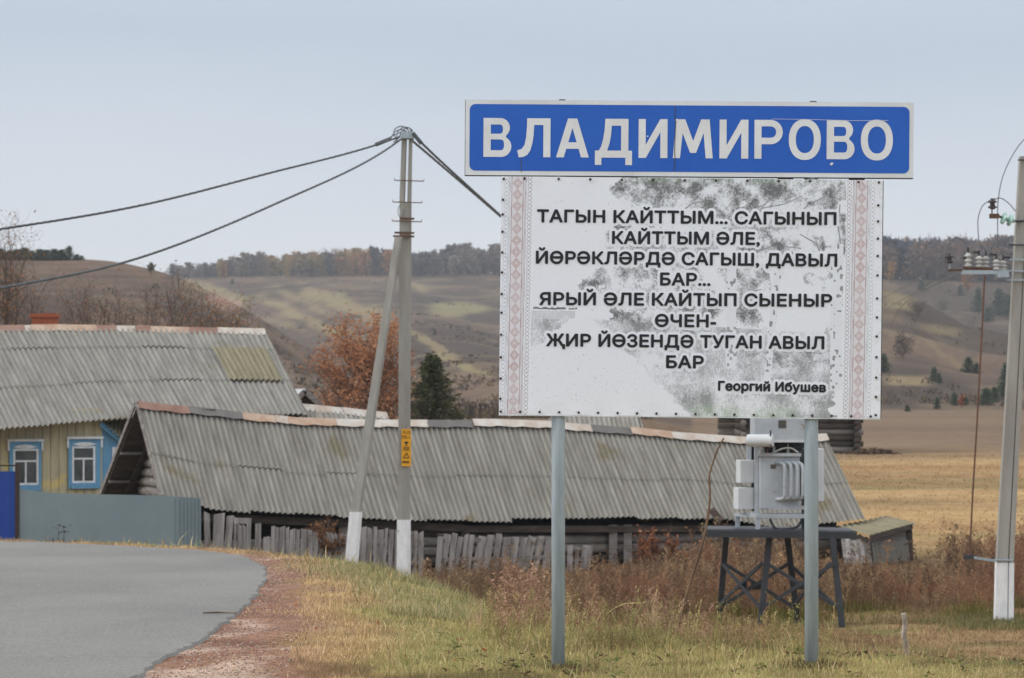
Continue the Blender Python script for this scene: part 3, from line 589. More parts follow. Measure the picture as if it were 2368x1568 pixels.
sp += [(1163 - .013 * (y - 460), y) for y in (462, 496, 536, 584, 630, 680, 723, 774, 826, 875, 922)] + [(2031 - .012 * (y - 450), y) for y in (475, 512, 552, 592, 637, 690, 734, 778, 826, 873, 918, 960)]
sp += [(1158 + 45 * i, 951.5 + i * .60) for i in range(20)]
scr = None
for x, y in sp:
    lx_, lz_ = bl(x, y); p = fb(lx_, lz_, -.006)
    if scr is None:
        mb = MB(); mb.lathe(p, (0, -1, 0), [(0, .0075), (.005, .0075), (.008, .0045)], 8); scr = mb.build('screw', m_screw, vb); p0 = p
    else: c = copy_of(scr); c.location = p - p0
for x in (1440, 1800, 1965):
    mb = MB(); mb.box(P(x, 411, YS), ax, ay, az, (0, .09), (.02, .05), (-.03, .012)); mb.build('spacer', m_edge, sign)

# ------------------------------------------------------------------ left pole with brace
YP = 50.0
pole = thing('utility_pole', 'concrete utility pole propped by a leaning brace, yellow plate on its shaft', 'utility pole', (P(932, 1340, YP).x, YP, H(P(932, 1340, YP).x, YP)))
def post4(mb, a, b, wa, wb, dep=.9):
    a, b = Vector(a), Vector(b)
    for k in (0,):
        p = []
        for q, wd in ((a, wa), (b, wb)):
            h = wd / 2
            for i, j in ((-1, -1), (.55, -1), (1, -.5), (1, 1), (-1, 1)): p.append(q + Vector((i * h, j * h * dep, 0)))
        b0 = len(mb.v); mb.v += [tuple(x) for x in p]
        for i in range(5): mb.f.append((b0 + i, b0 + (i + 1) % 5, b0 + 5 + (i + 1) % 5, b0 + 5 + i))
        mb.f.append((b0 + 4, b0 + 3, b0 + 2, b0 + 1, b0)); mb.f.append(tuple(b0 + 5 + i for i in range(5)))
kp = YP / F
bt, wl, jn, tp = P(932.5, 1352, YP), P(934, 1202, YP), P(938, 470, YP), P(942, 308, YP)
mb = MB(); post4(mb, wl, jn, 27.5 * kp, 27 * kp); mb.build('shaft', m_conc, pole)
mb = MB(); post4(mb, bt - Vector((0, 0, .5)), wl, 33 * kp, 30.5 * kp); mb.build('painted_foot', m_whitewash, pole)
mb = MB(); post4(mb, jn + Vector((-8 * kp, 0, 0)), tp + Vector((-6.5 * kp, 0, 0)), 12.5 * kp, 11.5 * kp, 1.6); mb.build('upper_leg', m_conc, pole)
mb = MB(); post4(mb, jn + Vector((8.5 * kp, 0, 0)), tp + Vector((8 * kp, 0, 0)), 9.5 * kp, 8 * kp, 1.8); mb.build('upper_leg', m_conc, pole)
mb = MB(); mb.box(tp, Vector((1, 0, 0)), Vector((0, 1, 0)), Vector((0, 0, 1)), (-14 * kp, 15 * kp), (-.13, .13), (-.10, .02)); mb.build('head_clamp', m_galv, pole)
YB = 49.0; kb = YB / F
mb = MB(); post4(mb, P(823, 1184, YB), P(922, 548, YP - .25), 25 * kb, 18 * kb); mb.build('brace', m_conc, pole)
ft = P(814, 1290, YB); mb = MB(); post4(mb, ft + (ft - P(823, 1184, YB)) * .6, P(823, 1184, YB), 31 * kb, 28.5 * kb); mb.build('painted_foot', m_whitewash, pole)
for y, x0, x1 in ((418, 912, 980), (468, 908, 976), (512, 907, 975)):
    mb = MB(); a, b = P(x0, y - 1, YP - .16), P(x1, y + 1, YP - .16); mb.tube([a + Vector((0, 0, .035)), a, b, b + Vector((0, 0, .035))], .009, 6); mb.build('cross_rod', m_rust, pole)
for y, x0, x1 in ((505, 925, 958), (538, 912, 958), (546, 909, 958)):
    for dy in (-.14, .12):
        mb = MB(); mb.bar(P(x0, y, YP + dy), P(x1, y + 1, YP + dy), .035, .02); mb.build('clamp_band', m_rust if dy < 0 else m_darksteel, pole)
mb = MB(); mb.tube([P(927, 474, YP - .12) + Vector((-.05 * math.sin(t), 0, -.11 + .11 * math.cos(t))) for t in np.linspace(0, math.pi * 1.6, 12)], .006, 5); mb.build('wire_loop', m_wire, pole)
mb = MB(); mb.box(P(939.5, 1035, YP - .118), Vector((1, 0, 0)), Vector((0, 1, 0)), Vector((0, 0, 1)), (-11.0 * kp, 11.0 * kp), (-.006, 0), (-43 * kp, 43 * kp)); plate = mb.build('warning_plate', m_yellow, pole)
def plate_text(s, px0, px1, py0, py1):
    V, T = text_geo(s, .02); A, B = P(px0, py1, YP - .127), P(px1, py0, YP - .127); V = (V - V.min(0)) / np.ptp(V, axis=0)
    mb = MB(); mb.v = [(A.x + x * (B.x - A.x), A.y, A.z + y * (B.z - A.z)) for x, y in V]; mb.f = T; mb.build('lettering', m_black, plate)
plate_text('Л-12', 931, 949, 996, 1003); plate_text('ВЛ-1', 930, 947, 1007, 1015)
def pm(pts, Yq=YP - .127):
    mb = MB(); mb.face([P(x, y, Yq) for x, y in pts][::-1]); return mb.build('marking', m_black, plate)
pm([(937, 1026), (934, 1021.5), (945, 1021.5), (942, 1026)]); pm([(938, 1027), (942, 1027), (940.5, 1031), (937.5, 1031)])
for y in (1035, 1038.5, 1042): pm([(932, y), (932, y - 1.6), (947, y - 1.6), (947, y)])
for a, b in (((933, 1059), (940, 1047)), ((940, 1047), (946, 1059)), ((946, 1059), (933, 1059))):
    mb = MB(); mb.bar(P(*a, YP - .126), P(*b, YP - .126), .012, .003, up=(0, 1, 0)); mb.build('marking', m_black, plate)
for x in (930.5, 936, 941.5): pm([(x, 1071), (x, 1066), (x + 4, 1066), (x + 4, 1071)])

# cables
def bez(pts, n=60):
    a = np.array([tuple(p) for p in pts]); t = np.concatenate([[0], np.cumsum(np.linalg.norm(np.diff(a, axis=0), axis=1))]); t /= t[-1]; o = []
    m = len(a); tan = np.gradient(a, t, axis=0)
    for s in np.linspace(0, 1, n):
        i = min(m - 2, max(0, np.searchsorted(t, s) - 1)); h = t[i + 1] - t[i]; x = (s - t[i]) / h
        o.append((2 * x**3 - 3 * x**2 + 1) * a[i] + (x**3 - 2 * x**2 + x) * h * tan[i] + (-2 * x**3 + 3 * x**2) * a[i + 1] + (x**3 - x**2) * h * tan[i + 1])
    return [Vector(q) for q in o]
def twisted(path, r, turn, name, label, mat=None, strands=3, group=None):
    n = len(path); mb = MB(); L = np.concatenate([[0], np.cumsum([(path[i + 1] - path[i]).length for i in range(n - 1)])])
    for s in range(strands):
        q = []
        for i, p in enumerate(path):
            d = (path[min(i + 1, n - 1)] - path[max(i - 1, 0)]).normalized(); a = d.cross(Vector((0, 0, 1))).normalized(); c = a.cross(d)
            t = L[i] / turn * 2 * math.pi + s * 2 * math.pi / strands; q.append(p + a * (r * math.cos(t)) + c * (r * math.sin(t)))
        mb.tube(q, r * .95, 6)
    o = mb.build(name, mat or m_cable, smooth=True); tag(o, label, 'cable', group); return o
twisted(bez([P(925, 316, 49.9), P(885, 330, 49.4), P(620, 401, 46.2), P(330, 474, 43), P(0, 530, 39.5), P(-500, 590, 34)], 420), .0095, .55, 'power_cable', 'upper twisted overhead cable leaving the braced pole over the house roof', group='overhead cables of the braced pole')
twisted(bez([P(927, 322, 49.9), P(905, 338, 49.4), P(640, 470, 44.5), P(300, 603, 39), P(0, 666, 34.5), P(-500, 735, 28)], 420), .0095, .55, 'power_cable', 'lower twisted overhead cable crossing in front of the brown hill', group='overhead cables of the braced pole')
twisted(bez([P(950, 306, 50.1), P(985, 340, 51.5), P(1080, 428, 57), P(1160, 500, 62), P(1290, 610, 95)], 300), .013, .6, 'power_cable', 'upper of two short cables running from the braced pole to the verse board', group='overhead cables of the braced pole')
twisted(bez([P(952, 324, 50.1), P(985, 352, 51.5), P(1070, 425, 56.5), P(1160, 503, 62), P(1288, 618, 95)], 300), .013, .6, 'power_cable', 'lower of two short cables running from the braced pole to the verse board', group='overhead cables of the braced pole')
far_pole = thing('utility_pole', 'distant plain concrete pole standing hidden behind the verse board', 'utility pole', (P(1290, 960, 95).x, 95, H(P(1290, 960, 95).x, 95)))
mb = MB(); post4(mb, Vector((far_pole.location.x, 95, far_pole.location.z - .4)), P(1290, 600, 95), .22, .18); mb.build('shaft', m_conc, far_pole)
for pts in ([(915, 322), (912, 300), (928, 292), (940, 297), (948, 306)], [(918, 326), (921, 303), (936, 294), (952, 300), (955, 314)], [(905, 318), (914, 304), (930, 300), (944, 308), (946, 322)], [(890, 327), (905, 316), (921, 308), (936, 304), (950, 310)], [(910, 330), (922, 318), (932, 300), (946, 296), (953, 306)]):
    mb = MB(); mb.tube(bez([P(x, y, YP - .2 + .08 * i) for i, (x, y) in enumerate(pts)], 24), .010, 5); mb.build('jumper_wire', m_wire, pole, smooth=True)
for a, b in (((868, 335), (905, 320)), ((955, 308), (975, 332))):
    mb = MB(); mb.tube([P(*a, YP - .2), P(*b, YP - .2)], .035, 8); mb.build('cable_clamp', m_cable, pole)

# ------------------------------------------------------------------ right pole with the disconnector
YR = 42.0; kr = YR / F
rp_ = thing('utility_pole', 'concrete switch pole with white foot, insulators and rusty operating rod', 'utility pole', (P(2320, 1446, YR).x, YR, H(P(2320, 1446, YR).x, YR)))
r0, r1, r2 = P(2318.5, 1460, YR), P(2322.5, 1300, YR), P(2373, 362, YR)
def grooved(mb, a, b, wa, wb):
    for x0, x1 in ((-1, .28), (.42, 1)):
        p = []
        for q, wd in ((a, wa), (b, wb)):
            h = wd / 2
            for i, j in ((x0, -1), (x1, -1), (x1, .8), (x0, .8)): p.append(q + Vector((i * h, j * h * .8, 0)))
        mb.hexa(p)
    p = []
    for q, wd in ((a, wa), (b, wb)):
        h = wd / 2
        for i, j in ((.28, -.55), (.42, -.55), (.42, .75), (.28, .75)): p.append(q + Vector((i * h, j * h * .8, 0)))
    mb.hexa(p)
mb = MB(); grooved(mb, r1, r2, 38.5 * kr, 31 * kr); mb.build('shaft', m_conc, rp_)
mb = MB(); grooved(mb, r0 - Vector((0, 0, .6)), r1 - Vector((0, 0, .003)), 44 * kr, 39.8 * kr); mb.build('painted_foot', m_whitewash, rp_)
def axis_px(y): return np.interp(y, [362, 925, 1300], [2373, 2337, 2322.5])
for y, x0 in ((370, 2354), (566, 2332), (600, 2334), (626, 2326), (647, 2326), (1294, 2300)):
    mb = MB(); xx = axis_px(y); mb.bar(P(x0, y, YR - .125), P(xx + 21, y + 1, YR - .125), .022, .02); mb.build('clamp_band', m_darksteel if y < 600 else m_galv, rp_)
YD = YR - .25
def pbox(x0, x1, y0, y1, Y, d, name, mat, par, bevel=0, slope=0, ry=0.0):
    mb = MB(); a, b = P(x0, y1, Y), P(x1, y0, Y); R = Matrix.Rotation(ry, 3, 'Z'); c = Vector(((a.x + b.x) / 2, Y, (a.z + b.z) / 2)); hx = (b.x - a.x) / 2
    p = []
    for z in (a.z, b.z):
        for x, y in ((-hx, 0), (hx, 0), (hx, d), (-hx, d)):
            v = R @ Vector((x, y, 0)); p.append(Vector((c.x + v.x, Y + v.y, z + slope * x / max(hx, 1e-6))))
    mb.hexa(p); return mb.build(name, mat, par, bevel=bevel)
pbox(2193, 2226, 622.5, 627, YD, .05, 'angle_iron', m_rust, rp_); pbox(2224, 2333, 625, 634, YD, .07, 'cross_arm', m_galv, rp_); pbox(2228, 2310, 618.5, 624.5, YD + .02, .05, 'rust_rail', m_rust, rp_, slope=-.01)
pbox(2306, 2334, 634, 641, YD, .07, 'bracket', m_galv, rp_)
def insul(px, y0, y1, rpx, mat, n, Yq=YD + .03, par=rp_):
    a = P(px, y1, Yq); h = (y1 - y0) * kr; prof = [(0, rpx * .5 * kr)]
    for i in range(n):
        b = h * (i + .15) / n; s = h / n; prof += [(b, rpx * .55 * kr), (b + .08 * s, rpx * kr), (b + .38 * s, rpx * .95 * kr), (b + .55 * s, rpx * .55 * kr)]
    prof += [(h, rpx * .45 * kr)]
    mb = MB(); mb.lathe(a, (0, 0, 1), prof, 14); return mb.build('insulator', mat, par, smooth=False)
for px, y0, y1, yq in ((2239, 585, 618, 0), (2264, 592, 619, 0), (2280, 592, 620, .05), (2304, 600, 625, 0), (2320, 602, 626, .05)):
    insul(px, y0, y1, 8.5, m_porc, 3, YD + .03 + yq); pbox(px - 2, px + 2, y0 - 13, y0, YD + .02 + yq, .03, 'contact', m_darksteel, rp_)
for a, b in (((2250, 583), (2266, 584)), ((2288, 588), (2305, 590)), ((2320, 595), (2336, 596)), ((2226, 597), (2236, 594))):
    mb = MB(); mb.bar(P(*a, YD + .03), P(*b, YD + .03), .03, .03); mb.build('switch_blade', m_darksteel, rp_)
insul(2195.5, 586, 609, 11, m_brown, 2); mb = MB(); mb.tube([P(2196, 624, YD + .03), P(2196, 608, YD + .03)], .01, 6); mb.build('insulator_pin', m_galv, rp_)
insul(2295, 459, 484, 10.5, m_brown, 2, YR - .2); mb = MB(); mb.tube([P(2294, 500, YR - .2), P(2294, 483, YR - .2)], .01, 6); mb.build('insulator_pin', m_rust, rp_)
pbox(2289, 2311, 494, 505, YR - .22, .06, 'bracket', m_rust, rp_)
for px, py in ((2322, 505), (2337, 509)):
    c = P(px, py, YR - .18); mb = MB(); mb.lathe(c - Vector((.035, 0, -.01)), (1, .25, -.28), [(0, .02), (.01, .055), (.02, .088), (.034, .092), (.045, .05), (.06, .03), (.10, .025)], 18); mb.build('glass_disc', m_gglass, rp_, smooth=True)
mb = MB(); mb.tube([P(2308, 500, YR - .19), P(2318, 503, YR - .18), P(2352, 512, YR - .12), P(2368, 511, YR - .12)], .018, 6); mb.build('hardware_link', m_darksteel, rp_)
for pts in ([(2390, 305), (2367, 324), (2340, 362), (2318, 412), (2309, 457), (2307, 520), (2308, 575)], [(2297, 462), (2312, 458), (2330, 468), (2348, 488)], [(2291, 462), (2274, 474), (2263, 500), (2262, 535), (2266, 565), (2270, 578)], [(2186, 610), (2189, 578), (2198, 558), (2211, 549), (2226, 555), (2238, 574)], [(2308, 572), (2316, 585), (2320, 596)], [(2266, 565), (2275, 575), (2281, 584)]):
    mb = MB(); mb.tube(bez([P(x, y, YR - .2) for x, y in pts], 40), .0075, 5); mb.build('jumper_wire', m_wire, rp_, smooth=True)
mb = MB(); mb.tube([P(2277, 636, YD), P(2270, 780, YD - .05), P(2259, 983, YD - .08), P(2250, 1130, YD - .1), P(2242.5, 1282, YD - .1)], .0135, 7); mb.build('operating_rod', m_rust, rp_)
mb = MB(); mb.bar(P(2228, 1289, YD - .1), P(2251, 1287, YD - .1), .06, .06); mb.build('rod_lever', m_darksteel, rp_)
mb = MB(); mb.bar(P(2249, 1289, YD - .1), P(2302, 1297, YR - .12), .035, .035); mb.build('rod_arm', m_galv, rp_)
for y, x1, y1, lab in ((595, 1990, 715, 'highest'), (622, 1985, 745, 'middle'), (628, 2060, 752, 'lowest')):
    mb = MB(); mb.tube(bez([P(2196 if y < 625 else 2226, y, YD), P(2120, lerp(y, y1, .42), 60), P(x1, y1, 110)], 40), .009, 4); o = mb.build('power_line', m_wire); tag(o, f'{lab} of the three thin bare wires running from the switch pole to the hills', 'wire', 'bare wires of the switch pole')

# ------------------------------------------------------------------ steel stand and transformer
YT = 42.0; kt = YT / F
st = thing('steel_stand', 'dark steel stand with crossed braces carrying the white transformer', 'stand', (P(1805, 1425, YT).x, YT, H(P(1805, 1425, YT).x, YT)))
legs = {'A': ((1664, 1418, 42.9), (1679, 1243, 42.7)), 'B': ((1760, 1432, 41.8), (1779, 1243, 41.9)), 'C': ((1842, 1424, 42.6), (1821, 1243, 42.5)), 'D': ((1946, 1438, 41.5), (1925, 1243, 41.6))}
for k, (b, t) in legs.items():
    mb = MB(); B, T_ = P(*b), P(*t); mb.bar(B + (B - T_) * .15, T_, .085, .085); mb.build('leg', m_darksteel, st)
def lp(k, y):
    b, t = legs[k]; f = (b[1] - y) / (b[1] - t[1]); return P(*b).lerp(P(*t), f)
for a, b in ('AB', 'BD', 'AC', 'CD'):
    for i, (p, q) in enumerate(((a, b), (b, a))):
        mb = MB(); A, B = lp(p, 1302), lp(q, 1406); n_ = (B - A).cross(Vector((0, 0, 1))).normalized(); s_ = -.05 if n_.y > 0 else .05
        off = n_ * (s_ * (.7 + .9 * i)); mb.bar(A + off, B + off, .05, .025, up=n_); mb.build('brace', m_darksteel, st)
    A, B = lp(a, 1354), lp(b, 1354); c = (A + B) / 2; mb = MB(); mb.box(c, (B - A).normalized(), (B - A).cross(Vector((0, 0, 1))).normalized(), Vector((0, 0, 1)), (-.09, .09), (-.012, .012), (-.06, .06)); mb.build('gusset_plate', m_darksteel, st)
pbox(1636, 1982, 1228, 1244, 41.6, .10, 'platform_beam', m_darksteel, st, slope=-.014); pbox(1640, 1978, 1228, 1243, 42.75, .10, 'platform_beam', m_darksteel, st, slope=-.014)
pbox(1638, 1979, 1225.5, 1229.5, 41.72, 1.02, 'platform_deck', m_darksteel, st, slope=-.014)
tf = thing('transformer', 'white power transformer with ribbed tank and barrel standing on the dark stand', 'transformer', (P(1805, 1225, YT).x, YT, P(1805, 1225, YT).z))
pbox(1744.5, 1865, 935, 1021, 41.9, .75, 'switch_cabinet', m_tank, tf, bevel=.01); pbox(1741, 1868, 1018, 1023, 41.88, .8, 'cabinet_skirt', m_tankw, tf)
pbox(1800, 1818, 972, 990, 41.893, .006, 'warning_sticker', m_edge, tf)
mb = MB(); mb.lathe(P(1727, 1018.5, 41.78), (1, -.3, 0), [(0, .06), (.01, .088), (.36, .09), (.37, .092), (.385, .09), (.39, .02)], 24); mb.build('conservator', m_tankw, tf, smooth=False)
mb = MB(); mb.tube([P(1782, 995, 41.62), P(1782, 1036, 41.62)], .012, 6); mb.build('level_gauge', m_darksteel, tf)
pbox(1711, 1746.5, 1064, 1117, 42.0, .22, 'meter_box', m_tankw, tf, bevel=.008, ry=.22); pbox(1706, 1744.5, 1128, 1178, 42.0, .24, 'meter_box', m_tankw, tf, bevel=.008, ry=.22)
pbox(1745.5, 1754.5, 1031, 1196, 41.95, .06, 'frame_post', m_tank, tf); pbox(1727, 1737, 1030, 1066, 42.2, .06, 'frame_post', m_tank, tf); pbox(1738, 1744, 1028, 1182, 42.25, .05, 'frame_post', m_darksteel, tf)
pbox(1756, 1850, 1054, 1178, 41.9, .62, 'tank', m_tank, tf, bevel=.02); pbox(1752.5, 1853, 1048.5, 1055.5, 41.86, .70, 'tank_lid', m_zinc, tf)
pbox(1782, 1794, 1074, 1084, 41.893, .005, 'name_plate', m_edge, tf)
for i, x in enumerate((1800, 1814.5, 1828.5, 1841)):
    mb = MB(); d = Vector((.11, -.17, 0)); A, B = P(x - 5, 1071, 41.91), P(x - 5, 1154, 41.91)
    pts = [A, A + d * .55 + Vector((0, 0, .006)), A + d * .9 + Vector((0, 0, -.02)), A + d + Vector((0, 0, -.08)), B + d + Vector((0, 0, .07)), B + d * .9 + Vector((0, 0, .02)), B + d * .5, B]
    mb.tube(pts, .026, 10); mb.build('radiator_tube', m_tank, tf, smooth=True)
for i, x in enumerate((1764, 1776, 1790, 1806, 1822, 1838)):
    mb = MB(); mb.lathe(P(x, 1049, 42.02 + .1 * (i % 2)), (0, 0, 1), [(0, .02), (.02, .028), (.035, .016), (.05, .026), (.065, .015), (.085, .022), (.10, .006), (.14, .006)], 10); mb.build('bushing', m_rust if i % 2 else m_porc, tf)
mb = MB(); mb.tube(bez([P(1790, 1046, 41.95), P(1808, 1038, 41.93), P(1828, 1036, 41.93), P(1846, 1046, 41.93)], 20), .012, 6); mb.build('lead_wire', m_porc, tf)
pbox(1762, 1860, 1022, 1049, 42.45, .05, 'rear_panel', m_darksteel, tf)
pbox(1851, 1862, 1040, 1158, 41.95, .12, 'cable_duct', m_darksteel, tf); pbox(1862, 1906, 1038, 1160, 42.05, .45, 'side_cabinet', m_tankw, tf, bevel=.01)
pbox(1778, 1863, 1170, 1178.5, 41.86, .08, 'skid', m_tank, tf); pbox(1748, 1870, 1189, 1199, 41.84, .08, 'base_beam', m_tank, tf, bevel=.005); pbox(1700, 1870, 1187, 1193, 42.45, .08, 'base_beam', m_tank, tf)
mb = MB(); mb.bar(P(1703, 1190, 42.3), P(1751, 1192, 41.88), .05, .05); mb.build('base_beam', m_tank, tf)
for x, y, Yq in ((1701, 1227, 42.3), (1748, 1229, 41.85), (1862, 1229, 41.85), (1852, 1227, 42.45)): pbox(x, x + 10, 1190, y, Yq, .07, 'foot', m_tank, tf)
mb = MB(); mb.tube(bez([P(1856, 1158, 41.95), P(1854, 1200, 41.9), P(1848, 1214, 41.9), P(1820, 1224, 41.9), P(1792, 1221, 41.9), P(1780, 1200, 41.9)], 30), .018, 6); mb.build('cable_loop', m_darksteel, tf)
mb = MB(); mb.tube([P(1857, 1158, 41.98), P(1857, 1225, 41.98)], .02, 6); mb.build('cable_conduit', m_darksteel, tf)

# ------------------------------------------------------------------ corrugated roofs
def corr(name, R, E, mat, parent, pitch=.123, amp=.025, breaks=(0, .55, 1), seed=1, jag=.02, eave_jag=.03, gaps=()):
    R = np.array([tuple(p) for p in R]); E = np.array([tuple(p) for p in E])
    L = np.concatenate([[0], np.cumsum(np.linalg.norm(np.diff((R + E) / 2, axis=0), axis=1))]); W = max(3, int(L[-1] / pitch)); n = W * 8 + 1
    s = np.linspace(0, L[-1], n); ip = lambda A: np.stack([np.interp(s, L, A[:, i]) for i in range(3)], -1)
    r, e = ip(R), ip(E)
    for a in (r, e):
        b = a.copy()
        for _ in range(30): b[1:-1] = (b[:-2] + b[1:-1] * 2 + b[2:]) / 4
        a[:] = b
    along = np.gradient(r + e, axis=0); dn = e - r; nrm = np.cross(along, dn); nrm /= np.linalg.norm(nrm, axis=1)[:, None]
    if nrm[n // 2, 2] < 0: nrm = -nrm
    wv = np.sin(2 * np.pi * s / pitch) * amp; rs = np.random.RandomState(seed); slen = np.linalg.norm(dn, axis=1).mean()
    sheet = (s / (pitch * 8)).astype(int); drk = 0; VV, FF, UV = [], [], []; b0 = 0
    for k, (t0, t1) in enumerate(zip(breaks[:-1], breaks[1:])):
        jd = rs.randn(sheet.max() + 1)[sheet] * (jag if k < len(breaks) - 2 else eave_jag) / slen; lift = rs.rand(sheet.max() + 1)[sheet] ** 3 * .012
        rows = 7; lay = .011 * (len(breaks) - 2 - k)
        for j in range(rows):
            t = t0 + (t1 + (.03 / slen if k < len(breaks) - 2 else 0) + jd - t0) * j / (rows - 1)
            VV.append(r + dn * t[:, None] + nrm * (wv + lay + lift * (j / (rows - 1)))[:, None]); UV.append(np.stack([s + seed * 13, np.broadcast_to(t * slen, s.shape)], -1))
        ii = (np.arange(rows - 1)[:, None] * n + np.arange(n - 1)[None, :]).ravel() + b0; FF.append(np.stack([ii, ii + n, ii + n + 1, ii + 1], -1)); b0 += rows * n
    return npmesh(name, np.concatenate(VV), FF, mat, None, parent, np.concatenate(UV), smooth=True)
def caps(segs, ridge, parent, width=.17, lift=.05, wob=.01, seed=3, fall=.12):
    """segs: (px0, px1, material); ridge: function px -> point"""
    rnd = random.Random(seed)
    for i, (a, b, m) in enumerate(segs):
        mb = MB(); o = Vector((0, 0, lift + rnd.uniform(-wob, wob) + (i % 2) * .004)); nn = max(2, int((b - a) / 18))
        pts = [ridge(a + (b - a + (2 if i % 2 else 0)) * k / nn) + o for k in range(nn + 1)]
        for k in range(nn):
            d = (pts[k + 1] - pts[k]).normalized(); f = d.cross(Vector((0, 0, 1))).normalized()
            if f.y > 0: f = -f
            for s_ in (1, -1):
                q = [pts[k], pts[k + 1], pts[k + 1] + f * s_ * width * .62 - Vector((0, 0, fall + .012 * math.sin(k * 2.1))), pts[k] + f * s_ * width * .62 - Vector((0, 0, fall + .012 * math.sin((k - 1) * 2.1)))]
                mb.face(q if s_ > 0 else q[::-1])
        mb.build('ridge_cap', m, parent)
def interp_line(tab):      # tab of (px, py, Y)
    def f(px):
        xs_ = [t[0] for t in tab]; return P(px, np.interp(px, xs_, [t[1] for t in tab]), np.interp(px, xs_, [t[2] for t in tab]))
    return f

# long barn ------------------------------------------------------------------
th = rad(17.6); bd = Vector((math.cos(th), math.sin(th), 0)); bn = Vector((math.sin(th), -math.cos(th), 0))
barn = thing('barn', 'long low barn with sagging grey corrugated roof and mottled ridge caps', 'barn', (P(1100, 1300, 55).x, 55, H(P(1100, 1300, 55).x, 55)))
yr = lambda px: 55 + (px - 320) / 1590 * 4.4
rt = [(318, 938), (430, 950), (555, 964), (690, 977), (860, 981), (985, 981), (1140, 981), (1290, 986), (1370, 993), (1480, 1001), (1560, 1010), (1720, 1021), (1911, 1014)]
_ex = [470, 580, 700, 860, 1000, 1150, 1290, 1390, 1530, 1640, 1700, 1770, 1850, 1930, 1960, 2001]; _ey = [1172, 1183, 1192, 1199, 1203, 1205, 1205, 1204, 1197, 1194, 1206, 1216, 1226, 1230, 1218, 1202]
et = [(374, 1142)] + [(x + o_, float(np.interp(x + o_, _ex, _ey))) for (x, _), o_ in zip(rt[1:-1], (58, 60, 65, 69, 71, 74, 78, 80, 83, 85, 88))] + [(2001, 1202)]
ridge = interp_line([(x, y - 3, yr(x)) for x, y in rt])
Rr = [P(x, y, yr(x)) for x, y in rt]; Ee = [P(x2, y2, yr(x1) - 1.75 + (x2 - x1) * .0006) for (x1, _), (x2, y2) in zip(rt, et)]
roof = corr('roof', Rr, Ee, m_slate2, barn, pitch=.107, amp=.023, seed=2, eave_jag=.035, jag=.02, breaks=(0, .54, 1))
bk = [p - bn * 3.2 + Vector((0, 0, -2.0 + .0 * p.z)) for p in Rr]; bk[0] = P(214, 1190, 58.0)
corr('roof_back', Rr, bk, m_slate2, barn, seed=5)
caps([(318, 437, m_capr), (437, 557, m_capg), (557, 635, m_capo), (635, 664, m_capw), (664, 776, m_capo), (776, 986, m_capw), (986, 1092, m_capg), (1092, 1292, m_capw), (1292, 1366, m_capw), (1366, 1457, m_capg), (1457, 1552, m_capo), (1552, 1740, m_capw), (1740, 1912, m_capw)], ridge, roof, width=.23, lift=.07, fall=.14)
ap = Rr[0]
mb = MB(); mb.bar(ap + Vector((0, -.02, .02)) - bd * .05, P(235, 1150, 57.8) - bd * .05, .10, .03, up=bd); mb.build('barge_board', m_log, barn)
mb = MB(); mb.bar(ap + Vector((.03, -.02, .0)) - bd * .04, Ee[0] + Vector((-.02, 0, -.06)), .09, .03, up=bd); mb.build('barge_board', m_log, barn)
# sheathing boards and battens under the overhang of the back slope, log gable set back
o_ = bk[0] - ap
for i in range(9):
    t0, t1 = i / 9, (i + .93) / 9; mb = MB(); q = [ap + o_ * t0 + Vector((0, 0, -.07)), ap + o_ * t1 + Vector((0, 0, -.07))]
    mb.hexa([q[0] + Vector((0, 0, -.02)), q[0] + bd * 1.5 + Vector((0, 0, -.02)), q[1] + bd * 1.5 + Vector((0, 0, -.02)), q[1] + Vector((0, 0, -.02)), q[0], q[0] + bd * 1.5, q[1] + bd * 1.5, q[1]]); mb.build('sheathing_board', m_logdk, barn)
for t in (.36, .62, .9):
    p = ap + o_ * t + Vector((0, 0, -.14)); mb = MB(); mb.bar(p - bd * .0, p + bd * 1.2, .05, .09); mb.build('batten', m_log, barn)
for s_ in (.45, 1.1):
    mb = MB(); mb.bar(ap + bd * s_ + Vector((0, 0, -.17)), ap + o_ + bd * s_ + Vector((0, 0, -.17)), .08, .10, up=bd); mb.build('rafter', m_logdk, barn)
GB = .46; gz = H(ap.x, 55.5) - .1
def wallpt(s_, off, z): return Vector((ap.x, ap.y, 0)) + bd * s_ + bn * off + Vector((0, 0, z))
nlog = 17
for i in range(nlog):
    z = gz + .09 + i * .185
    hf = (ap.z - z) / (ap.z - Ee[0].z); lf = min(1.4, 1.68 * hf - .30) if z < ap.z - .15 else 0
    lb = min(2.0, 2.6 * (ap.z - z) / (ap.z + .4) - .2)
    if lf + max(lb, 0) > .2 and i < 15:
        mb = MB(); mb.tube([wallpt(GB, -max(lb, 0), z), wallpt(GB, lf, z)], .097, 10); mb.build('wall_log', m_log, barn, smooth=True)
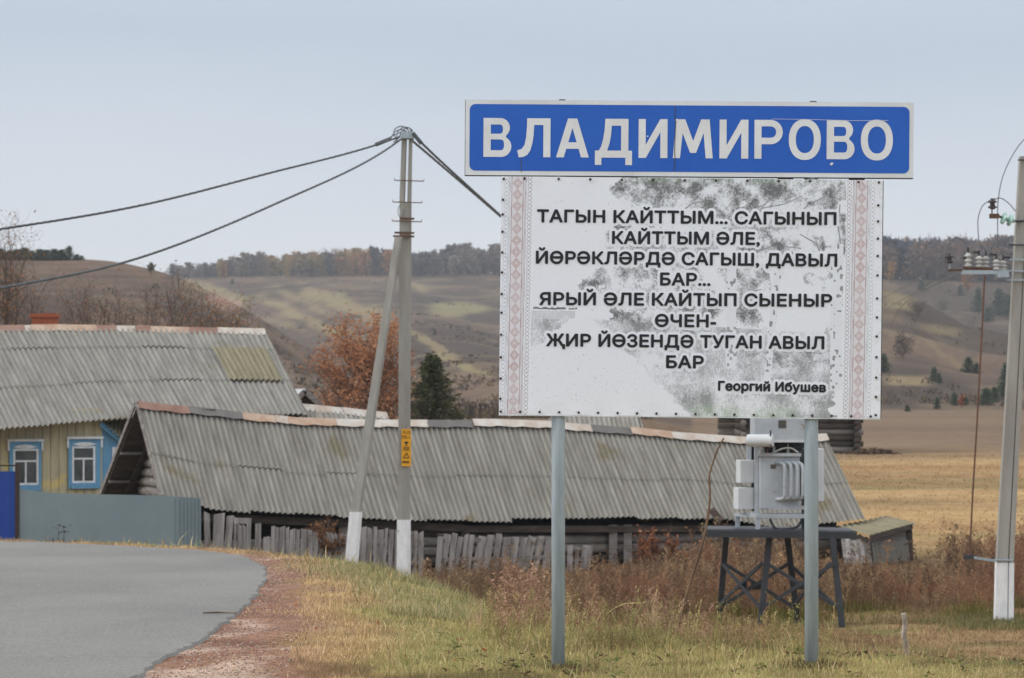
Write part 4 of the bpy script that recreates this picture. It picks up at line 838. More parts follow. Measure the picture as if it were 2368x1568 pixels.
# front wall: horizontal logs with uprights, between them dark openings
ew = lambda f: Rr[0].lerp(Rr[-1], f)
Lb = (Vector((Rr[-1].x, Rr[-1].y, 0)) - Vector((Rr[0].x, Rr[0].y, 0))).length
rnd = random.Random(11)
for i in range(7):
    z = -1.62 + i * .19
    for s0, s1 in ((GB, 3.6), (3.7, 6.0), (6.1, 9.0), (9.1, 11.4), (11.5, 14.0)):
        ztop = np.interp((s0 + s1) / 2, [0, 2, 5, 8, 11.5, 14.3], [-.62, -.76, -.86, -.90, -.92, -1.12]) - .12
        if z > ztop or (s0 < 3 and i in (3, 4, 5)) or (s0 == 3.7 and i == 4): continue
        mb = MB(); mb.tube([wallpt(s0 - .05, 1.28 + rnd.uniform(-.03, .03), z + rnd.uniform(-.02, .02)), wallpt((s0 + s1) / 2, 1.28, z + .0), wallpt(s1 + .05, 1.28 + rnd.uniform(-.03, .03), z + rnd.uniform(-.03, .03))], .098, 9); mb.build('wall_log', m_log if i % 3 else m_logdk, barn, smooth=True)
for s_ in (3.65, 6.05, 9.05, 9.35, 11.45, 14.0):
    mb = MB(); z1 = np.interp(s_, [0, 2, 5, 8, 11.5, 14.3], [-.62, -.76, -.86, -.90, -.92, -1.1]) - .06; mb.bar(wallpt(s_, 1.42, -1.9), wallpt(s_, 1.42, z1), .16, .10); mb.build('upright', m_log if s_ != 6.05 else m_logdk, barn)
mb = MB(); mb.bar(wallpt(.3, 1.45, -.68), wallpt(6, 1.45, -.98), .14, .12); mb.build('wall_plate', m_logdk, barn); mb = MB(); mb.bar(wallpt(6, 1.45, -1.0), wallpt(14.2, 1.45, -1.12), .12, .12); mb.build('wall_plate', m_logdk, barn)
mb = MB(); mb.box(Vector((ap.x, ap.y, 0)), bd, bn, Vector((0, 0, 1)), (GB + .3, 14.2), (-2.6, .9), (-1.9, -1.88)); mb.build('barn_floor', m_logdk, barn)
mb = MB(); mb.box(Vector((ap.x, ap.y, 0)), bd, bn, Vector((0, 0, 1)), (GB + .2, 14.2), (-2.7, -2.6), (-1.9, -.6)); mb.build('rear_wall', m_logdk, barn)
mb = MB(); e1 = Vector((Rr[-1].x, Rr[-1].y, 0)) - bd * .35
mb.face([e1 + bn * -2.4 + Vector((0, 0, -1.9)), e1 + bn * 1.3 + Vector((0, 0, -1.9)), e1 + bn * 1.3 + Vector((0, 0, -1.0)), e1 + Vector((0, 0, .45)), e1 + bn * -2.4 + Vector((0, 0, -.9))]); mb.build('gable_wall', m_log, barn)
# torn hole in the roof edge
mb = MB(); mb.bar(P(1645, 1178, 56.55), P(1668, 1206, 56.4), .14, .05); mb.build('broken_batten', m_logdk, barn)

# yellow house ------------------------------------------------------------------
house = thing('house', 'yellow board house with blue window surrounds under a big corrugated roof', 'house', (P(150, 1300, 62).x, 62, H(P(150, 1300, 62).x, 62)))
rt = [(-420, 764, 63.2), (-200, 762, 64), (0, 761, 64.8), (130, 759, 65.3), (270, 760, 65.8), (420, 764, 66.4), (612, 769, 67)]
et = [(-305, 1008, 59.3), (-85, 998, 60.2), (115, 984, 61.1), (245, 973, 61.9), (380, 964, 62.4), (525, 960, 62.8), (707, 958, 63.3)]
Rr = [P(*p) for p in rt]; Ee = [P(*p) for p in et]
roof = corr('roof', Rr, Ee, m_slate, house, seed=7, breaks=(0, .22, .60, 1), eave_jag=.03, jag=.025)
hth = math.atan2(Rr[-1].y - Rr[0].y, Rr[-1].x - Rr[0].x); hd = Vector((math.cos(hth), math.sin(hth), 0)); hn = Vector((math.sin(hth), -math.cos(hth), 0))
corr('roof_back', Rr, [p - hn * 4 + Vector((0, 0, -2.2)) for p in Rr], m_slate, house, seed=9)
# the olive replacement sheets near the verge
rl, el = interp_line(rt), interp_line(et)
def rp2(f, t): i = f * 6; a = int(min(5, i)); x = i - a; return Rr[a].lerp(Rr[a + 1], x).lerp(Ee[a].lerp(Ee[a + 1], x), t)
up_ = (Rr[-1] - Rr[-2]).cross(Ee[-1] - Rr[-1]).normalized(); up_ = up_ if up_.z > 0 else -up_
fs = [.875, .93, .985]
corr('patch_sheet', [rp2(f, .225) + up_ * .055 for f in fs], [rp2(f, .62) + up_ * .05 for f in fs], m_slateol, house, seed=4, breaks=(0, 1))
caps([(-420, 0, m_capo), (0, 54, m_capr), (54, 70, m_capw), (70, 150, m_capo), (150, 222, m_capo), (222, 268, m_capr), (268, 312, m_capw), (312, 345, m_capr), (345, 436, m_capo), (436, 502, m_capr), (502, 612, m_capw)], rl, roof, width=.26, lift=.085, fall=.15)
mb = MB(); mb.bar(Rr[-1] + Vector((.03, 0, -.05)), Ee[-1] + Vector((.03, 0, -.05)), .10, .03, up=hd); mb.build('barge_board', m_log, house)
W0 = P(233, 980, 62.25); wx, wy = hd, hn
def wt(px): u = (px - CX) / F; return (u * W0.y - W0.x) / (wx.x - u * wx.y)
def wz(px, py): t = wt(px); Y = W0.y + t * wx.y; return EYE - (py - HY) * Y / F
O = Vector((W0.x, W0.y, 0)); UP = Vector((0, 0, 1))
t1 = 0; t0 = wt(-420)
mb = MB(); mb.box(O, wx, wy, UP, (t0, t1), (-7, 0), (-2.0, 1.25)); mb.build('wall', m_yell, house)
gm = MB(); e = O + wx * (t1 + 3.9)
mb = MB(); t = t0; k = 0
while t < t1 - .05:
    mb.box(O, wx, wy, UP, (t + .008, min(t + .172, t1)), (.002, .020 + .006 * (k % 2)), (-2.0, 1.2)); t += .18; k += 1
mb.build('board_cladding', m_yell, house)
mb = MB(); mb.box(O, wx, wy, UP, (-.13, .02), (.028, .05), (-2.0, 1.22)); mb.build('corner_board', m_yell, house)
def window(px0, px1, pyt, pyb, fx0, fx1, fyt, fyb, par):
    a, b = wt(px0), wt(px1); zt, zb = wz(px0, pyt), wz(px0, pyb); c, d = wt(fx0), wt(fx1); ft_, fb_ = wz(fx0, fyt), wz(fx0, fyb)
    def bx(name, x, y, z, m, p): q = MB(); q.box(O, wx, wy, UP, x, y, z); return q.build(name, m, p)
    win = MB()
    win.box(O, wx, wy, UP, (a, c), (.03, .07), (zb, zt - .02)); win.box(O, wx, wy, UP, (d, b), (.03, .07), (zb, zt - .02)); win.box(O, wx, wy, UP, (c, d), (.03, .068), (ft_, zt - .02)); win.box(O, wx, wy, UP, (c, d), (.03, .068), (zb, fb_))
    wn = win.build('window', m_bluep, par)
    bx('cornice', (a - .05, b + .05), (.03, .13), (zt - .03, zt + .02), m_whitep, wn); bx('cornice_edge', (a - .04, a + .0), (.072, .10), (zt - .22, zt - .032), m_whitep, wn); bx('cornice_edge', (b - .0, b + .04), (.072, .10), (zt - .22, zt - .032), m_whitep, wn)
    q = MB(); mid = (a + b) / 2; zz = zt - .14; q.face([O + wx * (mid + x) + wy * .075 + UP * (zz + z) for x, z in ((-.26, 0), (-.13, -.035), (0, -.045), (.13, -.035), (.26, 0), (.13, .035), (0, .045), (-.13, .035))]); q.build('lens_ornament', m_whitep, wn)
    fr = MB(); tw = .045
    for x, z in (((c, c + tw), (fb_, ft_)), ((d - tw, d), (fb_, ft_)), ((c + tw, d - tw), (ft_ - tw, ft_)), ((c + tw, d - tw), (fb_, fb_ + tw))): fr.box(O, wx, wy, UP, x, (.025, .06), z)
    zm = ft_ - (ft_ - fb_) * .34; fr.box(O, wx, wy, UP, (c + tw, d - tw), (.025, .055), (zm - .02, zm + .02)); m_ = (c + d) / 2; fr.box(O, wx, wy, UP, (m_ - .018, m_ + .018), (.025, .054), (fb_ + tw, zm - .02)); fr.build('sash_frame', m_whitep, wn)
    bx('pane', (c + .01, d - .01), (.027, .030), (fb_ + .01, ft_ - .01), m_glass, wn)
    bx('curtain', (c + .05, d - .05), (.0265, .0268), (fb_ + .05, fb_ + (ft_ - fb_) * .34), m_whitep, wn)
    bx('sill_board', (a + .05, b - .05), (.07, .11), (zb + .0, zb + .09), m_bluep, wn)
    return wn
window(20, 94, 1018, 1136, 29, 88, 1038, 1122, house)
window(157, 231, 1012, 1130, 165, 219, 1032, 1117, house)
window(-230, -150, 1028, 1150, -221, -160, 1048, 1134, house)
# porch annex with blue wall
an = MB(); an.box(O, wx, wy, UP, (.022, 1.2), (-2.2, .03), (-2.0, -.4)); an.face([O + wx * wt(x) + wy * .0305 + UP * (wz(x, y) if y < 1300 else -1.9) for x, y in ((235, 984), (235, 1330), (352, 1330), (352, 1078))]); an.build('porch_wall', m_bluep, house)
A_, B_ = P(232, 980, 62.1), P(300, 1034, 62.3)
mb = MB(); mb.bar(A_, B_ + (B_ - A_) * .6, .10, .04, up=hd.cross(UP)); mb.build('porch_rake', m_bluep, house)
corr('porch_roof', [P(236, 975, 62.4), P(300, 968, 63.6), P(370, 962, 64.6)], [P(238, 981, 62.05), P(296, 1028, 62.15), P(352, 1074, 62.25)], m_slateol, house, seed=6, breaks=(0, 1))
mb = MB(); a, b = wt(258), wt(300); mb.box(O, wx, wy, UP, (a, b), (.032, .07), (wz(258, 1120), wz(258, 1034))); pw = mb.build('window', m_whitep, house)
mb = MB(); mb.box(O, wx, wy, UP, (a + .06, b - .04), (.072, .078), (wz(258, 1114), wz(258, 1042))); mb.build('pane', m_glass, pw)
ch = MB(); c0 = P(104, 735, 65.9); ch.box(Vector((c0.x, 65.7, 0)), Vector((1, 0, 0)), Vector((0, 1, 0)), UP, (-.27, .27), (0, .5), (P(0, 800, 65.7).z, P(0, 734, 65.7).z)); cm = ch.build('chimney', m_brick, house)
mb = MB(); mb.box(Vector((c0.x, 65.7, 0)), Vector((1, 0, 0)), Vector((0, 1, 0)), UP, (-.30, .30), (-.03, .53), (P(0, 733.8, 65.7).z, P(0, 725, 65.7).z)); mb.build('chimney_cap', m_brick, cm)

# gate, sheet fence -----------------------------------------------------------
gx = P(20, 1200, 51); gate = thing('metal_gate', 'bright blue sheet metal gate leaf with dark brown post', 'gate', (gx.x, 51, H(gx.x, 51)))
zf = lambda x, y: H(x, y) - .1
a, b = P(-160, 1090, 51), P(36, 1090, 51)
mb = MB(); n = 60; prof = [(a.x + (b.x - a.x) * i / n, 51 + (.003 if (i // 3) % 2 else 0)) for i in range(n + 1)]
for (x0, y0), (x1, y1) in zip(prof[:-1], prof[1:]): mb.face([(x0, y0, -1.75), (x1, y1, -1.75), (x1, y1, a.z), (x0, y0, a.z)])
mb.build('gate_panel', m_gate, gate)
pbox(34.5, 44, 1074, 1345, 50.97, .08, 'gate_post', m_gatepost, gate); pbox(-160, 35, 1075, 1078.5, 50.98, .04, 'gate_rail', m_gatepost, gate)
fen = thing('sheet_fence', 'pale grey blue profiled sheet fence beyond the road bend', 'fence', (P(250, 1250, 51).x, 51, H(P(250, 1250, 51).x, 51)))
tp = [(45, 1131, 51), (75, 1135, 51), (132, 1141, 51.05), (230, 1143, 51.1), (330, 1145, 51.15), (404, 1147.5, 51.2)]
mb = MB(); q = []; tot = 120
for i in range(tot + 1):
    x = 45 + (404 - 45) * i / tot; p = P(x, np.interp(x, [t[0] for t in tp], [t[1] for t in tp]), np.interp(x, [t[0] for t in tp], [t[2] for t in tp])); p.y += (.0006 if (i // 2) % 2 else 0); q.append(p)
for p0, p1 in zip(q[:-1], q[1:]): mb.face([(p0.x, p0.y, -1.9), (p1.x, p1.y, -1.9), p1, p0])
mb.build('sheet_panel', m_fence, fen)
mb = MB(); q = []; c0, c1 = P(404.5, 1147.5, 51.2), P(464, 1151.5, 51.75); dd = (c1 - c0).normalized(); nn_ = dd.cross(UP).normalized()
pr = [0, 0, 1, 1]; tot = 28
for i in range(tot + 1):
    p = c0.lerp(c1, i / tot) + nn_ * (.03 * (1 if (i // 2) % 2 else 0)); q.append(p)
for p0, p1 in zip(q[:-1], q[1:]): mb.face([(p0.x, p0.y, -1.9), (p1.x, p1.y, -1.9), p1, p0])
mb.build('sheet_panel', m_fence, fen)
for x, Yq in ((130, 51.15), (270, 51.25), (402, 51.35)): pbox(x, x + 8, 1160, 1320, Yq, .05, 'fence_post', m_gatepost, fen)
for y in (1165, 1215): pbox(60, 400, y, y + 6, 51.23, .04, 'fence_rail', m_gatepost, fen)

# plank fences ------------------------------------------------------------------
def planks(name, label, items, Y0, dY, par_kw=None, rails=((.35), (.75)), group='grey plank fence along the barn'):
    x0 = items[0][0]; x1 = items[-1][1]; yf = lambda x: Y0 + dY * (x - 448) / 920
    f = thing('plank_fence', label, 'fence', (P((x0 + x1) / 2, 1300, yf(x0)).x, yf((x0 + x1) / 2), H(P((x0 + x1) / 2, 1300, Y0).x, yf(x0))), group)
    rnd = random.Random(int(x0)); mb = MB()
    for a, b, yt, lean in items:
        Yq = yf((a + b) / 2) + rnd.uniform(-.02, .02); A, B = P(a, yt, Yq), P(b, yt, Yq); z0 = -1.9; h = A.z - z0; sh = lean * h
        tl, tr = rnd.uniform(-.035, .035), rnd.uniform(-.035, .035); g = .003; sh += rnd.uniform(-.03, .03); zs = rnd.uniform(-.05, .03)
        mb.hexa([Vector((A.x - sh + g, Yq, z0)), Vector((B.x - sh - g, Yq, z0)), Vector((B.x - sh - g, Yq + .025, z0)), Vector((A.x - sh + g, Yq + .025, z0)),
                 Vector((A.x + g, Yq, A.z + tl)), Vector((B.x - g, Yq, A.z + tr)), Vector((B.x - g, Yq + .025, A.z + tr)), Vector((A.x + g, Yq + .025, A.z + tl))])
    mb.build('fence_boards', m_board, f)
    for r in rails:
        mb = MB(); mb.bar(Vector((P(x0, 0, yf(x0)).x, yf(x0) + .06, -1.85 + r)), Vector((P(x1, 0, yf(x1)).x, yf(x1) + .06, -1.85 + r)), .07, .05); mb.build('fence_rail', m_log, f)
    for x in (x0 + 6, (x0 + x1) / 2, x1 - 6):
        mb = MB(); p = P(x, 0, yf(x)); mb.bar(Vector((p.x, yf(x) + .14, -1.9)), Vector((p.x, yf(x) + .14, -1.85 + max(rails) + .12)), .10, .10); mb.build('fence_post', m_logdk, f)
    return f
planks('a', 'uneven plank fence section with gaps beside the grey blue sheet fence', [(448, 462, 1192, .02), (471, 485, 1186, -.03), (494, 520, 1188, .05), (524, 541, 1192, .06), (541, 548, 1199, .02), (548, 560, 1213, 0), (560, 569, 1214, 0), (570, 581, 1202, 0), (590, 604, 1214, .02)], 52, 3, rails=(.3, .62))
f1 = bpy.data.objects['plank_fence']
mb = MB(); mb.bar(P(541, 1204, 51.95), P(581, 1205, 51.95), .10, .03); mb.build('frame_board', m_board, f1)
rnd = random.Random(4); it = []; x = 627
while x < 806: wd = rnd.uniform(8, 15); it.append((x, x + wd, 1218 + (x - 627) * .115 + rnd.uniform(-2.5, 2.5), rnd.uniform(-.02, .03))); x += wd + rnd.uniform(0, 1.2)
planks('b', 'close boarded low plank fence section between the sheet fence and the brace', [(609, 617, 1240, 0), (617, 626, 1238, 0)] + it, 52, 3, rails=(.3, .6))
it = []; x = 834
while x < 976: wd = rnd.uniform(9, 15); it.append((x, x + wd, 1219 + (x - 834) * .09 + rnd.uniform(-2, 3), rnd.uniform(0, .06))); x += wd + rnd.uniform(0, 1.5)
planks('c', 'upright plank fence section just behind the white foot of the braced pole', it, 52, 3, rails=(.3, .65))
it = []; x = 1012
while x < 1298: wd = rnd.uniform(11, 19); it.append((x, x + wd, 1234 + (x - 1012) * .048 + rnd.uniform(-4, 4), rnd.uniform(.10, .19))); x += wd + rnd.uniform(0, 3) + (8 if abs(x - 1085) < 8 else 0)
planks('d', 'plank fence section with boards leaning sideways in the brown weeds', it, 52, 3, rails=(.35, .7))
planks('e', 'broken plank fence end with one pale leaning board beside the sign post', [(1312, 1326, 1262, .02), (1330, 1340, 1270, .03), (1348, 1372, 1258, .14)], 52, 3, rails=(.3,))

# shed, log hut and roofs behind --------------------------------------------------
shed = thing('shed', 'small leaning shed of grey sheets with a mossy flat roof', 'shed', (P(2040, 1320, 57).x, 57, H(P(2040, 1320, 57).x, 57)))
q = [P(1938, 1217, 57.6), P(2012, 1238, 56.4), P(2118, 1211, 57.2), P(2046, 1194, 58.6)]
corr('roof', [q[0], q[3]], [q[1], q[2]], m_slateol, shed, seed=15, breaks=(0, 1), pitch=.15, amp=.02)
mb = MB(); mb.bar(q[1] + Vector((0, -.02, -.05)), q[2] + Vector((-.08, -.02, -.05)), .10, .04); mb.build('fascia', m_logdk, shed)
a, b, c = P(2010, 1240, 56.6), P(2100, 1222, 57.3), P(1945, 1222, 57.6)
def sheetwall(p0, p1, z1a, z1b, n, amp, name, mat, lean=0.0, jag=.0, seed=1, z0=-1.75):
    rnd = random.Random(seed); mb = MB(); d = (p1 - p0); nn = Vector((d.y, -d.x, 0)).normalized(); pts = []
    for i in range(n + 1):
        t = i / n; p = p0.lerp(p1, t) + nn * amp * math.sin(i * math.pi / 2); pts.append((p, z1a + (z1b - z1a) * t))
    for (p, z), (p2, z2) in zip(pts[:-1], pts[1:]):
        j = rnd.uniform(-jag, jag); mb.face([(p.x + lean, p.y, z0 + j), (p2.x + lean, p2.y, z0 + j), (p2.x, p2.y, z2 + j * .3), (p.x, p.y, z + j * .3)])
    return mb.build(name, mat, shed, smooth=False)
sheetwall(P(2016, 1240, 56.6), P(2100, 1222, 57.2), P(2016, 1256, 56.6).z, P(2100, 1248, 57.2).z, 36, .025, 'sheet_wall', m_slate, .05, seed=2, z0=-1.9)
sheetwall(a, b, P(2010, 1240, 56.6).z, P(2100, 1220, 57.3).z, 4, .0, 'front_boarding', m_log, .02)
sheetwall(c, a, P(1945, 1224, 57.6).z, P(2010, 1244, 56.6).z, 16, .02, 'side_boarding', m_logdk, .0, .05, 3)
rnd = random.Random(8)
for i in range(7):
    x = 1950 + i * 9 + rnd.uniform(-2, 2); mb = MB(); mb.bar(P(x + rnd.uniform(4, 12), 1322, 56.4), P(x, 1236 + i * 2.6 + rnd.uniform(0, 14), 57.0 - i * .08), .09, .025, up=(0, 1, 0)); mb.build('leaning_board', m_board if i % 2 else m_log, shed)
mb = MB(); mb.bar(P(2106, 1336, 57.3), P(2101, 1222, 57.3), .13, .10); mb.build('corner_post', m_logdk, shed)

hut = thing('log_hut', 'dark log hut with projecting corner logs half hidden behind the verse board', 'log building', (P(1830, 1045, 108).x, 108, H(P(1830, 1045, 108).x, 108)))
for i in range(9):
    y = 1040 - i * 13.6; Yq = 108 + (i % 2) * .05
    for x0, x1 in ((1660, 1745), (1700, 1992 + (i % 2) * 4)):
        if x0 == 1660 and i < 2: continue
        a, b = P(x0, y, Yq + (1.3 if x0 == 1660 else 0)), P(x1, y, Yq + (1.3 if x0 == 1660 else 0)); mb = MB(); mb.tube([a, b], .110, 10); mb.build('wall_log', m_logdk if i % 3 else m_log, hut, smooth=True)
for i in range(9):
    y = 1046 - i * 13.6; mb = MB(); a = P(1982, y, 107.7); mb.tube([a, a + Vector((.1, 5, 0))], .112, 10); mb.build('corner_log', m_logdk, hut, smooth=True)
    a = P(1720, y, 107.65); mb = MB(); mb.tube([a, a + Vector((0, 1.9, 0))], .110, 10); mb.build('corner_log', m_log if i % 2 else m_logdk, hut, smooth=True)
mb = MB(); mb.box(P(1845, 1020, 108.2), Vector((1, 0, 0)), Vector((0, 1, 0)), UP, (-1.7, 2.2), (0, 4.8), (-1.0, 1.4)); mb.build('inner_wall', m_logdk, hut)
mb = MB(); zz = P(0, 922, 108).z; xa, xb = P(1640, 0, 108).x, P(2012, 0, 108).x; corr('roof', [Vector((xa, 111, zz + 1.7)), Vector((xb, 111, zz + 1.7))], [Vector((xa, 107.3, zz)), Vector((xb, 107.3, zz))], m_slate2, hut, seed=11); corr('roof_back', [Vector((xa, 111, zz + 1.7)), Vector((xb, 111, zz + 1.7))], [Vector((xa, 114.6, zz)), Vector((xb, 114.6, zz))], m_slate2, hut, seed=12)

def outbuilding(label, rt_, et_, mat, wallz, capm, gable_left=False, cat='outbuilding', wid=3.0):
    Rr = [P(*p) for p in rt_]; Ee = [P(*p) for p in et_]; c = (Rr[0] + Rr[-1]) / 2
    o = thing('outbuilding', label, cat, (c.x, c.y, H(c.x, c.y)))
    rf = corr('roof', Rr, Ee, mat, o, seed=int(rt_[0][0]) % 17, breaks=(0, 1)); d = Rr[-1] - Rr[0]; n_ = Vector((d.y, -d.x, 0)).normalized(); n_ = n_ if n_.y < 0 else -n_
    drop = (Ee[0].z - Rr[0].z); corr('roof_back', Rr, [p - n_ * 2 + Vector((0, 0, drop)) for p in Rr], mat, o, seed=3, breaks=(0, 1))
    if capm: caps([(rt_[0][0], (rt_[0][0] + rt_[-1][0]) / 2, capm), ((rt_[0][0] + rt_[-1][0]) / 2, rt_[-1][0], capm)], interp_line(rt_), rf, lift=.09, width=.26, fall=.16)
    zb = H(c.x, c.y) - .3
    for p, e in ((Rr[0], Ee[0]), (Rr[-1], Ee[-1])):
        s_ = .12 if p is Rr[0] else -.12; dd = d.normalized() * s_; e2 = p - n_ * 2 + Vector((0, 0, drop)); mb = MB(); mb.face([Vector((e.x, e.y, zb)) + dd, Vector((e2.x, e2.y, zb)) + dd, e2 + dd - Vector((0, 0, .05)), p + dd - Vector((0, 0, .08)), e + dd - Vector((0, 0, .05))]); mb.build('gable_wall', m_logdk, o)
        mb = MB(); mb.bar(p + Vector((0, 0, -.02)) - dd * .1, e2 - dd * .1, .10, .03, up=dd); mb.build('barge_board', m_log, o)
        mb = MB(); mb.bar(p + Vector((0, 0, -.02)) - dd * .1, e - dd * .1, .10, .03, up=dd); mb.build('barge_board', m_log, o)
    a, b = Ee[0], Ee[-1]; q = n_ * .25; mb = MB(); mb.face([Vector((a.x, a.y, zb)) - q, Vector((b.x, b.y, zb)) - q, b - q + Vector((0, 0, .1)), a - q + Vector((0, 0, .1))]); mb.build('front_wall', m_log, o)
    return o
outbuilding('corrugated roof with thick white ridge between the house and the brace', [(690, 941, 64), (790, 951, 64.5), (892, 963, 65)], [(708, 1010, 62.2), (812, 1020, 62.7), (912, 1030, 63.2)], m_slate2, 0, m_capw)
outbuilding('weathered roof with open gable end below the verse board', [(1290, 955, 70), (1400, 957, 70.3), (1475, 958, 70.6)], [(1300, 1010, 68.6), (1410, 1012, 68.9), (1490, 1013, 69.2)], m_slate2, 0, None)
# small shed with its gable end turned to the viewer
gs = thing('outbuilding', 'small zinc roofed gable peeping over the house roof verge', 'outbuilding', (P(706, 950, 72).x, 72, H(P(706, 950, 72).x, 72)))
A, Lf, Rf = P(706, 899, 72), P(662, 940, 72), P(748, 938, 72); bkv = Vector((-1.2, 3.2, 0))
mb = MB(); mb.hexa([Lf + Vector((0, 0, -.05)), A + Vector((0, 0, -.05)), A + bkv + Vector((0, 0, -.05)), Lf + bkv + Vector((0, 0, -.05)), Lf, A, A + bkv, Lf + bkv]); mb.build('roof', m_zinc, gs)
mb = MB(); mb.hexa([A + Vector((.003, 0, -.05)), Rf + Vector((0, 0, -.05)), Rf + bkv + Vector((0, 0, -.05)), A + bkv + Vector((.003, 0, -.05)), A + Vector((.003, 0, 0)), Rf, Rf + bkv, A + bkv + Vector((.003, 0, 0))]); mb.build('roof', m_zinc, gs)
mb = MB(); w_ = Vector((0, .25, -.06)); mb.face([Vector((Lf.x, Lf.y + .25, -1.2)), Vector((Rf.x, Rf.y + .25, -1.2)), Rf + w_, A + w_, Lf + w_]); mb.build('gable_wall', m_logdk, gs)
for p in (Lf, Rf): mb = MB(); mb.bar(A + Vector((0, -.02, -.06)), p + Vector((0, -.02, -.06)), .13, .03, up=(0, 1, 0)); mb.build('barge_board', m_log, gs)

# ------------------------------------------------------------------ plants
RS = np.random.RandomState(77)
def blades(name, X, Y, h, wd, cols, mat, bend=.35, parent=None, zoff=-.02, Z0=None):
    n = len(X); Z = (height(X, Y) if Z0 is None else Z0) + zoff
    az = RS.rand(n) * 2 * np.pi; ax_ = np.stack([np.cos(az), np.sin(az), np.zeros(n)], -1) * (wd / 2)[:, None]
    ba = RS.rand(n) * 2 * np.pi; bm = bend * h * (RS.rand(n) * .9 + .1); bv = np.stack([np.cos(ba) * bm, np.sin(ba) * bm, np.zeros(n)], -1)
    p0 = np.stack([X, Y, Z], -1); up = np.zeros((n, 3)); up[:, 2] = 1
    mid = p0 + up * (h * .55)[:, None] + bv * .35; tip = p0 + up * (h * np.sqrt(np.clip(1 - (bm / h) ** 2 * .5, .3, 1)))[:, None] + bv
    V = np.stack([p0 - ax_, p0 + ax_, mid - ax_ * .7, mid + ax_ * .7, tip], 1).reshape(-1, 3)
    i = np.arange(n)[:, None] * 5; Q = i + np.array([[0, 1, 3, 2]]); T = i + np.array([[2, 3, 4]])
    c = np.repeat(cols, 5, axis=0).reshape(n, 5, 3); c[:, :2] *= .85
    return npmesh(name, V, [Q, T], mat, c.reshape(-1, 3), parent)
def pick(pal, n, wts=None):
    pal = np.array(pal); return pal[RS.choice(len(pal), n, p=wts)] * (1 + (RS.rand(n, 1) - .5) * .35)
cK = lambda r, g, b, f=.92: np.array(C(r, g, b, f))
def scatter(n, x0, x1, y0, y1, fan=True):
    Y = y0 + (y1 - y0) * RS.rand(n); t = RS.rand(n)
    if fan: X = (x0 + (x1 - x0) * t) * Y
    else: X = x0 + (x1 - x0) * t
    return X, Y
U0, U1 = -.195, .20
# short turf and taller bank grass: one continuous sward
def sward(n, y0, y1, hmul, u0=U0, u1=U1, keep=None):
    X, Y = scatter(n, u0, u1, y0, y1); dr = np.where(inside(X, Y, ROADPOLY), 0, seg_dist(X, Y, OUT)); n1 = fbm(X, Y, .8, 3, 201); n2 = fbm(X, Y, 2.2, 3, 205)
    rw = np.interp(Y, [14, 16, 17.3, 22, 26, 30, 34, 38, 42], [1.35, 1.05, .74, .48, .40, .34, .30, .28, .26])
    p = sstep(-.25, .35, dr - rw + (n1 - .5) * 1.3 + (n2 - .5) * .4) + .03 * (dr > .15)
    ok = (dr > .05) & (RS.rand(n) < p) & ((Y < 47) | (X > 4))
    X, Y, dr, n1, n2, rw = [a[ok] for a in (X, Y, dr, n1, n2, rw)]; m = len(X)
    g = ground_col(X, Y) * 1.12
    dryc = pick([cK(196, 172, 132), cK(176, 150, 110), cK(214, 194, 156), cK(138, 116, 90), cK(186, 158, 112)], m); gr = pick([cK(134, 138, 84), cK(152, 150, 98), cK(112, 122, 72), cK(172, 164, 112), cK(186, 172, 124)], m); rd = pick([cK(150, 116, 92), cK(126, 98, 80), cK(172, 138, 104), cK(158, 142, 104), cK(110, 90, 76)], m)
    gz = sstep(.25, .8, dr - rw + (n2 - .5) * .9) ; rz = sstep(.3, 1.6, np.where(inside(X, Y, CRESTPOLY), 0, seg_dist(X, Y, CREST)) + (n1 - .5) * 1.2) * sstep(-1.2, .6, X)
    gz2 = sstep(.57, .66, n2) * .8
    a = RS.rand(m); c = np.where((a < gz * .74)[:, None], gr, dryc); c = np.where((RS.rand(m) < rz * .85)[:, None], np.where((RS.rand(m) < gz2)[:, None], gr, rd), c)
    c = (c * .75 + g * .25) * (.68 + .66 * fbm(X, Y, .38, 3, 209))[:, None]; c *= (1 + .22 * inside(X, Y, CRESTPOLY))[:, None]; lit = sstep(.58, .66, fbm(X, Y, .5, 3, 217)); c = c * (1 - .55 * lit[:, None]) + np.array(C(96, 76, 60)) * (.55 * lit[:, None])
    tall = sstep(.9, 1.9, dr - rw) * (1 - rz * .75); near = 1 - sstep(17.6, 19.0, Y)
    h = (.022 + .040 * RS.rand(m)) * (1 + 1.5 * tall * sstep(.42, .6, n1) * (1 - near)) * hmul * (1 + 1.6 * (RS.rand(m) > .975)) * (.75 + .5 * n2)
    h *= np.where(dr < rw, .6, 1)
    wdt = (.0035 + .0045 * RS.rand(m)) * np.clip(Y / 20, .8, 2.4)
    return X, Y, h, wdt, c
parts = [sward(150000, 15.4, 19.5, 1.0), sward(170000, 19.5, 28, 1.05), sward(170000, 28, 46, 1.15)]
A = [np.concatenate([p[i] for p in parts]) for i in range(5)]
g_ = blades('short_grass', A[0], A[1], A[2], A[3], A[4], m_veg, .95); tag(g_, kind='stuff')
# long tussock grass on the crest of the bank
X = RS.uniform(-2.6, 1.2, 46000); Y = RS.uniform(22.3, 33.5, 46000); dc = seg_dist(X, Y, CREST); cl = fbm(X, Y, .55, 2, 211)
ok = (RS.rand(len(X)) < (1 - sstep(.3, 1.5, dc)) * sstep(.42, .70, cl) * .8) ; X, Y = X[ok], Y[ok]; m = len(X)
c = pick([cK(158, 156, 110), cK(134, 138, 92), cK(186, 176, 134), cK(204, 188, 150), cK(120, 128, 92)], m); t_ = blades('tussock_grass', X, Y, .05 + .13 * RS.rand(m), .004 + .006 * RS.rand(m), c * .85, m_veg, .9); tag(t_, kind='stuff')
